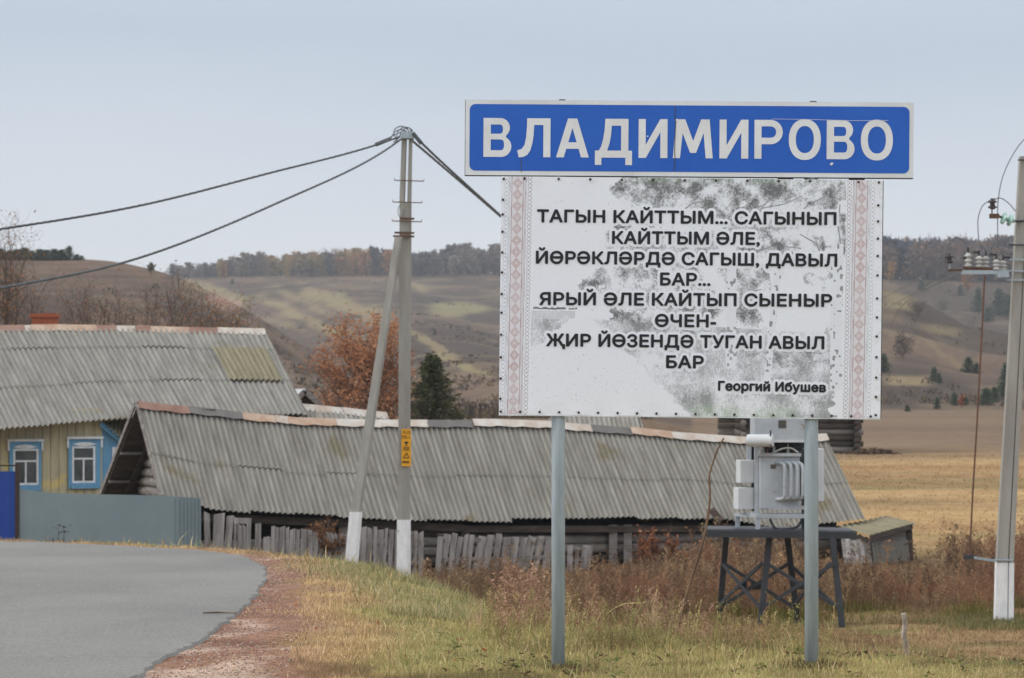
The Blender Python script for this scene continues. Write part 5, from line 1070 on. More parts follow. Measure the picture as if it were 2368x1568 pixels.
# green tufts round the foot of the switch pole
fx = P(2320, 1446, YR).x; X = fx + RS.randn(6000) * .55; Y = YR - .25 + RS.randn(6000) * .5; c = pick([cK(112, 112, 76), cK(134, 128, 88), cK(96, 100, 66), cK(150, 136, 96)], 6000)
t_ = blades('tussock_grass', X, Y, .03 + .13 * RS.rand(6000), .010 + .008 * RS.rand(6000), c, m_veg, .8); tag(t_, kind='stuff')
# field stubble tufts behind
X, Y = scatter(9000, .04, .20, 58, 105); m = len(X); c = ground_col(X, Y) * (1.1 + .25 * (RS.rand(m, 1) - .5)); t_ = blades('stubble', X, Y, .03 + .06 * RS.rand(m), .03 + .02 * RS.rand(m), c, m_veg, .5); tag(t_, kind='stuff')

# dry weeds: plants with sprays, one mass
def weed_tmpl(seed, h=1.0, nb=16):
    r = np.random.RandomState(seed); q = []
    def strip_(p, d, L, wd, k=3, droop=.1):
        pts = [p + d * L * t + np.array([0, 0, -droop * L * t * t]) for t in np.linspace(0, 1, k)]
        s = np.cross(d, [r.randn(), r.randn(), .2]); s /= np.linalg.norm(s) + 1e-9
        for a, b, i in zip(pts[:-1], pts[1:], range(k)): w0, w1 = wd * (1 - .25 * i), wd * (1 - .25 * (i + 1)); q.append([a - s * w0, a + s * w0, b + s * w1, b - s * w1])
        return pts
    st_ = strip_(np.zeros(3), np.array([r.uniform(-.15, .15), r.uniform(-.15, .15), 1]), h, .007, 4, .05)
    for i in range(nb):
        t = r.uniform(.25, 1.0); p = np.array([np.interp(t, [0, 1 / 3, 2 / 3, 1], [s_[k] for s_ in st_]) for k in range(3)]); a = r.rand() * 6.28; L = h * (.34 - .24 * t) * r.uniform(.6, 1.3)
        d = np.array([math.cos(a) * .6, math.sin(a) * .6, .8]); pp = strip_(p, d / np.linalg.norm(d), L, .004, 3, .15)
        for b in pp[1:]:
            for _ in range(2):
                s1, s2 = r.randn(3) * .011, r.randn(3) * .011; c_ = b + r.randn(3) * .018; q.append([c_ - s1, c_ - s2, c_ + s1, c_ + s2])
    return np.array(q)
def weeds(name, X, Y, hs, cols, tm, mat=m_veg, Z0=None):
    Z = height(X, Y) - .02 if Z0 is None else Z0; n = len(X); which = RS.randint(len(tm), size=n); VV, CC = [], []
    for k, T_ in enumerate(tm):
        id_ = np.where(which == k)[0]
        if not len(id_): continue
        a = RS.rand(len(id_)) * 6.283; ca, sa = np.cos(a), np.sin(a); q = T_.reshape(-1, 3); s_ = hs[id_]
        x = (q[None, :, 0] * ca[:, None] - q[None, :, 1] * sa[:, None]) * s_[:, None] + X[id_][:, None]; y = (q[None, :, 0] * sa[:, None] + q[None, :, 1] * ca[:, None]) * s_[:, None] + Y[id_][:, None]; z = q[None, :, 2] * s_[:, None] + Z[id_][:, None]
        VV.append(np.stack([x, y, z], -1).reshape(-1, 3)); jit = np.repeat(1 + (RS.rand(len(q) // 4) - .5) * .4, 4)
        CC.append((cols[id_][:, None, :] * jit[None, :, None]).reshape(-1, 3))
    V = np.concatenate(VV); return npmesh(name, V, np.arange(len(V)).reshape(-1, 4), mat, np.concatenate(CC))
TM = [weed_tmpl(s) for s in range(8)]
def weedzone(n, x0, x1, y0, y1, dens=None):
    X = RS.uniform(x0, x1, n); Y = RS.uniform(y0, y1, n); k = fbm(X, Y, .9, 3, 221); ok = RS.rand(n) < (sstep(.30, .55, k) if dens is None else dens(X, Y, k)); return X[ok], Y[ok]
pal = [cK(122, 98, 78), cK(104, 84, 68), cK(144, 118, 92), cK(92, 76, 64), cK(162, 138, 108)]
zones = [weedzone(4200, -2.2, 3.2, 42.5, 51.6), weedzone(8200, 3.2, 16, 43.2, 56), weedzone(160, -3.4, -2.0, 50.3, 51.6)]
zones[0] = tuple(q[(zones[0][1] > 50.3) | (zones[0][0] > -1.45)] for q in zones[0])
X = np.concatenate([z[0] for z in zones]); Y = np.concatenate([z[1] for z in zones]); ok = seg_dist(X, Y, CREST) > .6; X, Y = X[ok], Y[ok]
inT = (X > 3.0) & (X < 4.8) & (Y < 43.0); X, Y = X[~inT], Y[~inT]; m = len(X)
hs = (.26 + .30 * RS.rand(m)) * (.6 + .8 * fbm(X, Y, 1.8, 2, 231)) * lerp(.85, 1.3, sstep(1.5, 4, X)) * np.where((X > 5.4) & (X < 7.9) & (Y > 47.5), .35, 1) * (1 + .45 * (RS.rand(m) > .9)); cc = pick(pal, m)
rx = sstep(.53, .66, fbm(X, Y, 1.4, 2, 235)); cc = cc * (1 - rx[:, None] * .5) + rx[:, None] * .5 * cK(148, 104, 80)
o = weeds('dry_weeds', X, Y, hs, cc, TM); tag(o, kind='stuff')
# green growth low in the weed belt
X, Y = weedzone(9000, -2, 9, 42.6, 45.5, lambda a, b, k: sstep(.50, .64, k)); m = len(X); t_ = blades('weed_leaves', X, Y, .1 + .2 * RS.rand(m), .012 + .01 * RS.rand(m), pick([cK(112, 112, 58), cK(98, 102, 54), cK(130, 124, 70)], m), m_veg, .5); tag(t_, kind='stuff')
# pinkish feathery weeds on the slope beside the sign post and thin stems before it
def cluster(n, cx, cy, sx_, sy_): return cx + RS.randn(n) * sx_, cy + RS.randn(n) * sy_
X1, Y1 = cluster(70, .06, 22.6, .085, .35); X2, Y2 = cluster(90, .9, 21.0, .42, .9); X3, Y3 = cluster(60, 1.6, 24, .5, 1.2); X4, Y4 = cluster(60, .12, 21.2, .22, .5)
X = np.concatenate([X1, X2, X3, X4]); Y = np.concatenate([Y1, Y2, Y3, Y4]); hs = np.concatenate([.30 + .26 * RS.rand(70), .2 + .22 * RS.rand(90), .16 + .2 * RS.rand(60), .18 + .16 * RS.rand(60)])
o = weeds('dry_weeds', X, Y, hs, pick([cK(166, 134, 112), cK(148, 118, 98), cK(182, 154, 126), cK(134, 108, 90)], len(X)), [weed_tmpl(s, 1, 22) for s in (21, 22, 23)]); tag(o, kind='stuff')
# rust red bushes against the barn wall and the dry bush behind the boards
def bush(name, label, cat, base, h, wd, n, cols, group=None, leaf=.035, seed=1):
    r = np.random.RandomState(seed); b = np.array(base); rt = thing(name, label, cat, base, group); mb = MB(); LP = []
    for i in range(n):
        a = r.rand() * 6.283; rr = math.sqrt(r.rand()); hh = h * (1 - .55 * rr ** 2) * r.uniform(.75, 1.05); e = b + np.array([math.cos(a) * rr * wd / 2, math.sin(a) * rr * wd / 2, hh])
        p = [b + (e - b) * t + np.array([0, 0, .12 * h * math.sin(t * 3.1)]) * (1 if rr > .3 else .3) + r.randn(3) * .01 for t in np.linspace(0, 1, 5)]
        mb.tube(p, [.010 * (1 - .18 * k) for k in range(5)], 4, False)
        for _ in range(26):
            t = r.uniform(.3, 1); k = min(3, int(t * 4)); q = p[k] + (p[k + 1] - p[k]) * (t * 4 - k); LP.append(q + r.randn(3) * .05 * h ** .5)
    mb.build('stem', m_twig, rt); LP = np.array(LP); m_ = len(LP); s1 = r.randn(m_, 3) * leaf * .5; s2 = r.randn(m_, 3) * leaf * .5
    V = np.stack([LP - s1, LP - s2, LP + s1, LP + s2], 1).reshape(-1, 3); c_ = np.array(cols)[r.randint(len(cols), size=m_)] * (1 + (r.rand(m_, 1) - .5) * .4)
    npmesh('foliage', V, np.arange(m_ * 4).reshape(-1, 4), m_leaf, np.repeat(c_, 4, 0), rt); return rt
rustc = [cK(146, 96, 70), cK(128, 84, 64), cK(160, 112, 82), cK(112, 78, 62)]
for px_, top, Yq, lab in ((1487, 1214, 53.2, 'tall feathery rust brown weed against the log wall of the barn'), (1512, 1206, 53.4, 'tallest spire of rust brown weed against the log wall of the barn'), (1548, 1208, 53.4, 'slender rust brown weed spire standing nearer the transformer stand'), (1585, 1255, 52.8, 'shorter rust brown weed between the weed spires and the transformer stand')):
    z0 = H(P(px_, 0, Yq).x, Yq); bush('weed_bush', lab, 'weed', (P(px_, 0, Yq).x, Yq, z0), P(0, top, Yq).z - z0, .30, 18, rustc, 'rust brown weeds at the barn wall', .03, int(px_))
z0 = -1.6; bush('dry_bush', 'tangled dry brown bush between the plank fence and the barn eave', 'bush', (P(750, 0, 53.2).x, 53.2, z0), P(0, 1192, 53.2).z - z0, 1.15, 60, [cK(128, 92, 64), cK(108, 78, 58), cK(92, 68, 54)], None, .035, 5)
for i, (px_, h_) in enumerate(((92, .5), (118, .62), (141, .85), (180, .8), (200, .5), (262, .42), (278, .5), (368, .4))):
    Yq = 44.3; x_ = P(px_, 0, Yq).x; bush('dark_weed', 'thin dark seeding weed standing in front of the sheet fence', 'weed', (x_, Yq, H(x_, Yq)), h_ + .30, .26, 5, [cK(84, 82, 84), cK(70, 68, 70)], 'dark weeds before the sheet fence', .03, 40 + i)
for px_, top, w_, lab in ((2022, 1036, 1.6, 'dark brown brush growing at the corner of the log hut'), (1968, 1046, 1.2, 'low brown brush against the foot of the log hut wall'), (2050, 1048, 1.3, 'low dark brush standing off in the field beside the log hut')):
    x_ = P(px_, 0, 106.5).x; z0 = H(x_, 106.5) - .05; bush('field_bush', lab, 'bush', (x_, 106.5, z0), P(0, top, 106.5).z - z0, w_, 36, [cK(98, 80, 68), cK(84, 70, 62), cK(112, 92, 74)], None, .06, int(px_))
# single plants and sticks in the foreground
def stalk(name, label, cat, pts, r, mat, group=None, twigs=(), par=None):
    b = pts[0]; o = thing(name, label, cat, b, group); mb = MB(); q = bez(pts, 40) if len(pts) > 2 else pts; rr = [lerp(r[0], r[1], i / (len(q) - 1)) * (1 + .12 * math.sin(i * 2.3)) for i in range(len(q))]; mb.tube(q, rr, 7); mb.build('stem', mat, o, smooth=True)
    for a, c in twigs: mb = MB(); mb.tube([a, c], [.004, .0015], 5); mb.build('side_twig', mat, o)
    return o
Yq = 21.0; bz = P(1562, 1500, Yq); bz.z = H(bz.x, Yq) - .05
stalk('dry_stalk', 'tall crooked dry brown stalk between the two sign posts', 'stalk', [bz, P(1572, 1440, Yq), P(1592, 1360, Yq), P(1615, 1290, Yq), P(1634, 1215, Yq), P(1642, 1140, Yq), P(1640, 1105, Yq), P(1652, 1060, Yq), P(1664, 1030, Yq), P(1674, 1013, Yq)], (.013, .006), m_stalk, None, [(P(1641, 1130, Yq), P(1646, 1108, Yq)), (P(1632, 1210, Yq), P(1637, 1175, Yq)), (P(1653, 1060, Yq), P(1650, 1052, Yq))])
Yq = 33.0; bz = P(2098, 1545, Yq); bz.z = H(bz.x, Yq) - .05
stalk('peeled_stake', 'pale peeled wooden stake standing alone in the grass near the switch pole', 'stake', [bz, P(2096, 1520, Yq), P(2095, 1492, Yq), P(2090, 1470, Yq), P(2093, 1440, Yq), P(2089, 1418, Yq)], (.036, .027), m_peeled, None, [(P(2094, 1475, Yq), P(2102, 1492, Yq)), (P(2091, 1425, Yq), P(2098, 1435, Yq))])
def seedhead(o, c, r, mat):
    rn = random.Random(int(c.x * 1000)); mb = MB(); 
    for _ in range(16):
        d = Vector((rn.gauss(0, 1), rn.gauss(0, 1), rn.gauss(.3, 1))).normalized(); mb.tube([c, c + d * r], [r * .35, r * .1], 4)
    mb.build('seed_head', mat, o)
m_seed = M('seed_head', C(62, 48, 42), None, rough=1)
Yq = 17.2
for hx, hy, bx_, by_, lab in ((2003, 1508, 2016, 1562, 'dried flower stem with a dark brown round head in the right corner grass'), (2011, 1523, 2026, 1562, 'slightly shorter dried flower stem with a dark round head beside its taller twin'), (1845, 1500, 1850, 1556, 'thin dry stem with a tiny brown head just before the sign post foot')):
    bz = P(bx_, by_, Yq); bz.z = H(bz.x, Yq); tp_ = P(hx, hy, Yq); o = stalk('dried_flower', lab, 'weed', [bz, bz.lerp(tp_, .5) + Vector((.004, 0, 0)), tp_], (.0022, .0014), m_stalk); seedhead(o, tp_, .011 if hx > 1900 else .006, m_seed)
Yq = 19.6
for i, pts in enumerate((((1478, 1545), (1478, 1480), (1477, 1438)), ((1640, 1520), (1632, 1475), (1612, 1452), (1602, 1434)), ((1655, 1520), (1657, 1470), (1659, 1412)), ((1655, 1530), (1630, 1495), (1560, 1535)), ((1560, 1540), (1545, 1508), (1524, 1500)), ((1608, 1540), (1590, 1520), (1575, 1508)), ((1018, 1470), (1024, 1395), (1018, 1378), (1012, 1366)), ((1380, 1460), (1408, 1416), (1440, 1398), (1490, 1394)), ((1500, 1440), (1512, 1396), (1520, 1364)), ((1605, 1432), (1618, 1405), (1622, 1388)))):
    Yi = Yq if i not in (6, 7, 8, 9) else (27 if i == 6 else 24); q = [P(x, y, Yi) for x, y in pts]; g0 = H(q[0].x, Yi); q[0].z = min(q[0].z, g0 - .02) if i != 3 else g0
    labs = ('upright straw coloured stem left of the tall crooked stalk', 'pale green stem with a small forked top beside the crooked stalk', 'tallest straight pale stem between the sign posts', 'pale stem bent over flat towards the crooked stalk', 'short arched pale stem in the grass between the posts', 'short pale stem leaning in the grass between the posts', 'single pale grass ear rising over the bank crest', 'long arching grey weed stem beside the nearer sign post', 'grey weed stem with a rough seed spike before the weed belt', 'grey weed stem with a seed spike leaning by the stand')
    o = stalk('dry_weed', labs[i], 'weed', q, (.0045, .002) if i < 6 else (.006, .003), MATS['straw_stem'] if 'straw_stem' in MATS else M('straw_stem', C(176, 166, 116, .8), C(160, 140, 98, .8), scale=9, rough=.9), None)
    if i >= 6:
        rn = random.Random(i); mb = MB(); ln = bez(q, 30)
        for k in range(18, 30):
            for _ in range(3): d = Vector((rn.gauss(0, 1), rn.gauss(0, 1), rn.gauss(0, 1))).normalized(); mb.tube([ln[k], ln[k] + d * .014], [.005, .002], 4)
        mb.build('seed_spike', MATS['straw_stem'], o)
# low broad leaves among the turf, and scrub that roughens the far slopes
n = 150; X, Y = scatter(n, -.075, .20, 15.7, 21); ok = seg_dist(X, Y, OUT) > 1.6; X, Y = X[ok], Y[ok]; n = len(X); k = 9; XX = np.repeat(X, k) + RS.randn(n * k) * .035; YY = np.repeat(Y, k) + RS.randn(n * k) * .035; m = n * k; ZZ = height(XX, YY) + .012 + .05 * RS.rand(m)
a = RS.rand(m) * 6.283; u_ = np.stack([np.cos(a), np.sin(a), .5 * RS.rand(m)], -1) * (.012 + .02 * RS.rand(m))[:, None]; v_ = np.stack([-np.sin(a), np.cos(a), .4 * RS.randn(m)], -1) * .010; c0 = np.stack([XX, YY, ZZ], -1)
V = np.stack([c0 - u_, c0 - v_, c0 + u_, c0 + v_], 1); o = npmesh('leafy_weeds', V.reshape(-1, 3), np.arange(m * 4).reshape(-1, 4), m_leaf, np.repeat(pick([cK(104, 112, 62), cK(88, 98, 54), cK(122, 108, 74), cK(96, 72, 58)], m), 4, 0)); tag(o, kind='stuff')
n = 26000; Y = 140 * (950 / 140) ** RS.rand(n); X = (-.2 + .41 * RS.rand(n)) * Y; pxs = CX + X / Y * F; dn_ = sstep(.44, .64, fbm(X, Y * .5, 24, 4, 401)) * (.35 + .65 * sstep(.4, .6, fbm(X, Y, 60, 2, 405))); ok = (RS.rand(n) < dn_) & ((pxs < 1500) | (Y > 262)); X, Y = X[ok], Y[ok]; n = len(X); Z = height(X, Y)
k = 14; hh = np.repeat(.22 + .55 * RS.rand(n) ** 2, k); XX = np.repeat(X, k) + RS.randn(n * k) * hh * .55; YY = np.repeat(Y, k) + RS.randn(n * k) * hh * .5; ZZ = np.repeat(Z, k) + hh * (.1 + .8 * RS.rand(n * k)); c0 = np.stack([XX, YY, ZZ], -1); s1 = RS.randn(n * k, 3) * hh[:, None] * .12; s2 = RS.randn(n * k, 3) * hh[:, None] * .12; s1[:, 2] *= 1.8
o = npmesh('hill_scrub', np.stack([c0 - s1, c0 - s2, c0 + s1, c0 + s2], 1).reshape(-1, 3), np.arange(n * k * 4).reshape(-1, 4), m_leaf, np.repeat(np.repeat(pick([cK(86, 74, 66, 1), cK(104, 88, 74, 1), cK(72, 64, 58, 1), cK(112, 98, 72, 1)], n), k, 0), 4, 0)); tag(o, kind='stuff')
pb = [P(1291, 1545, YS), P(1877, 1545, YS)]; X = np.concatenate([p.x + RS.randn(700) * .11 for p in pb]); Y = np.concatenate([YS - .03 + RS.randn(700) * .10 for p in pb]); m = len(X)
o = blades('leaf_litter', X, Y, .02 + .05 * RS.rand(m), .006 + .006 * RS.rand(m), pick([cK(92, 72, 58), cK(74, 60, 50), cK(110, 90, 68), cK(98, 100, 62)], m), m_veg, .95); tag(o, kind='stuff')
# leafy thin forbs round the sign
X, Y = scatter(620, -.01, .115, 17.3, 21.5); m = len(X); o = weeds('thin_weeds', X, Y, .10 + .30 * RS.rand(m) ** 2, pick([cK(150, 142, 92), cK(128, 118, 76), cK(136, 104, 82), cK(168, 152, 108)], m), [weed_tmpl(s, 1, 9) for s in (41, 42, 43)]); tag(o, kind='stuff')
# gravel and stones on the shoulder, a few orange leaves
n = 16000; t = RS.rand(n) ** .8; k = (RS.rand(n) * (len(ro) - 40)).astype(int) + 10; d = RS.rand(n) ** 1.4 * .75; X = ro[k, 0] + nrm[k, 0] * (d + .04); Y = ro[k, 1] + nrm[k, 1] * (d + .04); ok = (Y > 15) & (Y < 44) & (X > -9); X, Y = X[ok], Y[ok]; n = len(X)
sz = .003 + .009 * RS.rand(n) ** 4; oc = np.array([[1, 0, 0], [-1, 0, 0], [0, 1, 0], [0, -1, 0], [0, 0, .8], [0, 0, -.8]]); fo = np.array([[0, 2, 4], [2, 1, 4], [1, 3, 4], [3, 0, 4], [2, 0, 5], [1, 2, 5], [3, 1, 5], [0, 3, 5]])
V = oc[None] * (1 + (RS.rand(n, 6, 1) - .5) * .6) * sz[:, None, None]; a = RS.rand(n) * 6.28; V = np.stack([V[..., 0] * np.cos(a)[:, None] - V[..., 1] * np.sin(a)[:, None], V[..., 0] * np.sin(a)[:, None] + V[..., 1] * np.cos(a)[:, None], V[..., 2]], -1) + np.stack([X, Y, height(X, Y) + .002], -1)[:, None, :]
c = pick([cK(168, 138, 122), cK(146, 112, 98), cK(184, 162, 148), cK(130, 98, 86), cK(146, 136, 130)], n); o = npmesh('gravel', V.reshape(-1, 3), (np.arange(n)[:, None, None] * 6 + fo[None]).reshape(-1, 3), m_stone, np.repeat(c, 6, 0)); tag(o, kind='stuff')
n = 34; X, Y = scatter(n, -.10, .12, 16, 24); Z = height(X, Y) + .03; q = RS.randn(n, 4, 3) * .009; q[:, 2] = -q[:, 0]; q[:, 3] = -q[:, 1]; V = q + np.stack([X, Y, Z], -1)[:, None, :]; o = npmesh('fallen_leaves', V.reshape(-1, 3), np.arange(n * 4).reshape(-1, 4), m_leaf, np.repeat(pick([cK(178, 110, 70), cK(150, 92, 62)], n), 4, 0)); tag(o, kind='stuff')
mb = MB(); mb.tube([Vector((x, y, H(x, y) + .035)) for x, y in (road_pt(470, 1428), road_pt(505, 1427), road_pt(545, 1428))], [.006, .008, .004], 6); o = mb.build('twig', m_stalk); tag(o, 'thin brown twig lying across the asphalt at the road edge', 'twig')

# ------------------------------------------------------------------ trees
def grow(base, h, wd, stems, leaf_n, leaf_s, cols, seed, trunk_r=.07, zlow=.15, fan=1.0, bark=None, name='tree', label='', cat='tree', group=None, shape=1.0, sub=7, leafspread=.16):
    r = np.random.RandomState(seed); b = np.array(base, float); rt = thing(name, label, cat, base, group); mb = MB(); LP = []
    main = [b + np.array([r.randn() * .03 * t * h, r.randn() * .03 * t * h, h * .92 * t]) for t in np.linspace(0, 1, 7)]; mb.tube(main, [trunk_r * (1 - .14 * k) for k in range(7)], 6, False)
    for i in range(stems):
        t0 = zlow + (.9 - zlow) * r.rand() * .85; k = min(5, int(t0 * 6)); p0 = main[k] + (main[k + 1] - main[k]) * (t0 * 6 - k); a = r.rand() * 6.283
        zt = min(1.0, t0 + r.uniform(.14, .42)); pr = math.sqrt(max(.04, 1 - ((zt - .52) / .53) ** 2 * shape)); L = wd / 2 * pr * r.uniform(.55, 1.05)
        e = b + np.array([math.cos(a) * L, math.sin(a) * L, h * zt]); mid = (p0 + e) / 2 + np.array([0, 0, -.05 * h]) + r.randn(3) * .03 * h
        q = [p0, (p0 + mid) / 2 + r.randn(3) * .01 * h, mid, (mid + e) / 2 + r.randn(3) * .012 * h, e]; r0_ = trunk_r * .42 * (1.1 - t0); mb.tube(q, [r0_ * (1 - .2 * j) for j in range(5)], 4, False)
        for s_ in range(sub):
            j = r.randint(1, 4); f = r.rand(); p1 = q[j] + (q[j + 1] - q[j]) * f; d = r.randn(3); d[2] = abs(d[2]) * .8 + .25; d /= np.linalg.norm(d); l2 = h * r.uniform(.06, .15); p2 = p1 + d * l2; mb.tube([p1, (p1 + p2) / 2 + r.randn(3) * .01 * h, p2], [r0_ * .4, r0_ * .28, r0_ * .14], 3, False)
            for _ in range(leaf_n): LP.append(p1 + (p2 - p1) * r.rand() ** .6 + r.randn(3) * leafspread * h * .16)
    mb.build('trunk', bark or m_bark, rt)
    if leaf_n:
        LP = np.array(LP); m_ = len(LP); s1 = r.randn(m_, 3); s1 /= np.linalg.norm(s1, axis=1)[:, None]; s2 = np.cross(s1, r.randn(m_, 3)); s2 /= np.linalg.norm(s2, axis=1)[:, None]; k_ = leaf_s * (.6 + .8 * r.rand(m_, 1)); s1 *= k_ * .6; s2 *= k_ * .45
        cl = fbm(LP[:, 0] * 1.3 + LP[:, 1], LP[:, 2], wd * .16, 2, seed); c_ = np.array(cols)[np.clip((cl * 2.2 - .6 + r.randn(m_) * .22) * len(cols), 0, len(cols) - 1).astype(int)] * (1 + (r.rand(m_, 1) - .5) * .3)
        V = np.stack([LP - s1, LP - s2, LP + s1, LP + s2], 1).reshape(-1, 3); npmesh('crown', V, np.arange(m_ * 4).reshape(-1, 4), m_leaf, np.repeat(c_, 4, 0), rt)
    return rt
def put(px_, Yq): x = P(px_, 0, Yq).x; return (x, Yq, H(x, Yq) - .05)
b = put(842, 88); ht = P(0, 750, 88).z - b[2]
grow(b, ht, 3.9, 80, 25, .066, [cK(142, 102, 78), cK(162, 114, 84), cK(176, 128, 95), cK(186, 142, 110)], 3, .09, .12, name='autumn_tree', label='round tree full of orange brown leaves behind the braced pole', shape=.85)
bare = [cK(132, 98, 78), cK(116, 88, 74), cK(150, 112, 88)]
for i, (px_, top, wd, ln, lab) in enumerate(((20, 520, 1.3, 2, 'tall thin half bare tree with few yellow brown leaves at the frame edge'), (70, 640, 2.4, 1, 'bare bushy tree rising behind the brick chimney'), (165, 662, 2.2, 1, 'thin bare tree just past the brick chimney'), (232, 655, 2.0, 1, 'upright bare sapling rising over the white ridge piece'), (300, 700, 2.4, 1, 'low bare bush behind the middle of the house ridge'), (375, 632, 2.6, 1, 'taller bare tree below the lone green tree on the hill'), (440, 660, 2.4, 1, 'spreading bare tree before the pink bare earth'), (505, 690, 2.6, 2, 'bare bush with a few orange leaves near the ridge end'), (550, 700, 1.8, 2, 'small leafy bare bush above the pale ridge end'), (120, 690, 2.0, 1, 'low bare thicket tree behind the chimney'), (-40, 600, 3, 2, 'half bare tree beyond the frame edge'), (45, 690, 2.2, 1, 'low bare bush left of the brick chimney'), (200, 700, 2.4, 1, 'low dense bare bush over the chimney side of the ridge'), (265, 690, 2.2, 1, 'low bare bush right behind the white ridge piece'), (340, 690, 2.4, 1, 'twiggy bare bush at the middle of the ridge'), (410, 705, 2.2, 1, 'low bare bush under the lone green tree'), (475, 715, 2.2, 1, 'low bare bush on the pink bare earth'))):
    Yq = 84 + (i * 7) % 15; b = put(px_, Yq); ht = P(0, top, Yq).z - b[2]
    grow(b, ht, wd, 34, ln, .055, [cK(150, 118, 72), cK(160, 110, 78), cK(136, 100, 76)] if i in (0, 7, 8, 10) else bare, 100 + i, .075, .2, bark=m_twig, name='bare_tree', label=lab, group='bare trees behind the house', sub=12, shape=.7, leafspread=.08)
def conifer_mesh(h, wd, seed, whorls, per, nq, cols, quad):
    r = np.random.RandomState(seed); mb = MB(); mb.tube([Vector((0, 0, 0)), Vector((0, 0, h * .5)), Vector((0, 0, h))], [h * .018, h * .011, .004], 6, False); Q, CC = [], []
    for wv_ in range(whorls):
        f = wv_ / whorls; z = h * (.06 + .93 * f); L0 = wd / 2 * (1 - f) ** .85 + .03 * h * (1 - f * .6)
        for k in range(per):
            a = r.rand() * 6.283; L = L0 * r.uniform(.65, 1.12); d = np.array([math.cos(a), math.sin(a), 0]); e = np.array([0, 0, z]) + d * L + np.array([0, 0, r.uniform(-.10, .10) * L + .02 * h]); s_ = np.array([0, 0, z])
            mb.tube([Vector(s_), Vector(e)], [h * .004, h * .0015], 3, False)
            for j in range(nq):
                t = r.uniform(.15, 1.05); c_ = s_ + (e - s_) * t + np.array([0, 0, -.05 * L * t * t]) + r.randn(3) * quad * .7; u_ = d * r.uniform(.6, 1.2) + r.randn(3) * .5; u_ /= np.linalg.norm(u_); v_ = np.cross(u_, r.randn(3)); v_ /= np.linalg.norm(v_) + 1e-9
                Q.append([c_ - u_ * quad, c_ - v_ * quad * .3, c_ + u_ * quad, c_ + v_ * quad * .3]); CC.append(np.array(cols[min(len(cols) - 1, int(r.rand() * len(cols)))]) * r.uniform(.7, 1.25))
    return mb, np.array(Q), np.array(CC)
pine_c = [cK(60, 66, 46), cK(76, 82, 54), cK(50, 58, 44), cK(88, 92, 60)]
b = put(1000, 82); ht = P(0, 822, 82).z - b[2]
mb, Q, CC = conifer_mesh(ht, 3.7, 9, 46, 11, 11, pine_c, .085); sp = thing('spruce', 'dark green spruce beside the orange brown tree', 'tree', b); mb.v = [tuple(Vector(v) + Vector(b)) for v in mb.v]; mb.build('trunk', m_bark, sp); npmesh('crown', Q.reshape(-1, 3) + np.array(b), np.arange(len(Q) * 4).reshape(-1, 4), m_leaf, np.repeat(CC, 4, 0), sp)
# small pines scattered on the far slopes: copies of three prototypes
protos = []
for k, (sd, wd) in enumerate(((31, .62), (32, .8), (33, .7))):
    mb, Q, CC = conifer_mesh(1.0, wd, sd, 14, 8, 7, [cK(72, 84, 66), cK(84, 96, 70), cK(64, 76, 62)], .075); rt = thing('pine_tree', 'x', 'tree', (0, 0, 0)); mb.build('trunk', m_bark, rt); npmesh('crown', Q.reshape(-1, 3), np.arange(len(Q) * 4).reshape(-1, 4), m_leaf, np.repeat(CC, 4, 0), rt); protos.append([rt, False])
def pine(px_, py_base, hpx, k, label, group, wide=1.0):
    # walk along the sight line to where it meets the slope
    Ysamp = np.linspace(130, 1000, 900); X_ = (px_ - CX) / F * Ysamp; Zs = EYE - (py_base - HY) / F * Ysamp; g = height(X_, Ysamp); hit = np.where(g >= Zs)[0]; Yq = Ysamp[hit[0]] if len(hit) else 800
    x = (px_ - CX) / F * Yq; s = hpx * Yq / F; rt, used = protos[k]
    o = rt if not used else copy_tree(rt); protos[k][1] = True; o.location = (x, Yq, float(height(np.array([x]), np.array([Yq]))[0]) - .03 * s); o.scale = (s * wide, s * wide, s); o.rotation_euler = (0, 0, px_ * 1.7)
    o['label'] = label; o['group'] = group; return o
gR = 'small pines on the slope beyond the switch pole'
for i, (x, y, h_, wd) in enumerate(((2098, 952, 16, 1.8), (2160, 884, 34, 1), (2172, 886, 24, 1), (2167, 946, 26, 1.2), (2240, 862, 36, 1.5), (2258, 864, 24, 1.3), (2206, 938, 30, 1.1), (2232, 938, 22, 1.3), (2280, 938, 40, 1.6), (2300, 930, 34, 1.4), (2318, 925, 42, 1.2), (2310, 728, 60, 1.2), (2330, 732, 50, 1.2), (2262, 722, 42, 1.1), (2284, 744, 34, 1.3), (2330, 900, 60, 1.2), (2131, 672, 22, 1.5), (2222, 684, 24, 1.2), (2345, 880, 52, 1.2), (2262, 706, 40, 1))):
    pine(x, y, h_, i % 3, 'small dark green pine scattered on the brown slope beside the switch pole', gR, wd)
pine(2044, 862, 44, 1, 'dark pine half hidden by the edge of the verse board', gR, 1.1)
gL = 'low pines along the hilltop'
for i, x in enumerate((2, 22, 40, 58, 74, 92, 108, 126, 143, 178, 188)):
    pine(x, 602, (26, 22, 25, 28, 22, 26, 24, 26, 25, 14, 10)[i], i % 3, 'low green pine in the row on the bare hilltop', gL, 2.5)
pine(160, 602, 32, 1, 'tallest dark pine of the hilltop row', gL, 1.4)
for x, y, h_, lab in ((461, 624, 12, 'tiny lone pine bush far out on the brown plateau'), (537, 657, 12, 'lone dark bush on the brown slope under the far wood'), (1006, 774, 12, 'small dark bush on the slope beside the verse board'), (1042, 760, 8, 'tiny dark bush below the pale round grass patch')): pine(x, y, h_, 0, lab, 'lone bushes on the far slope', 1.4)
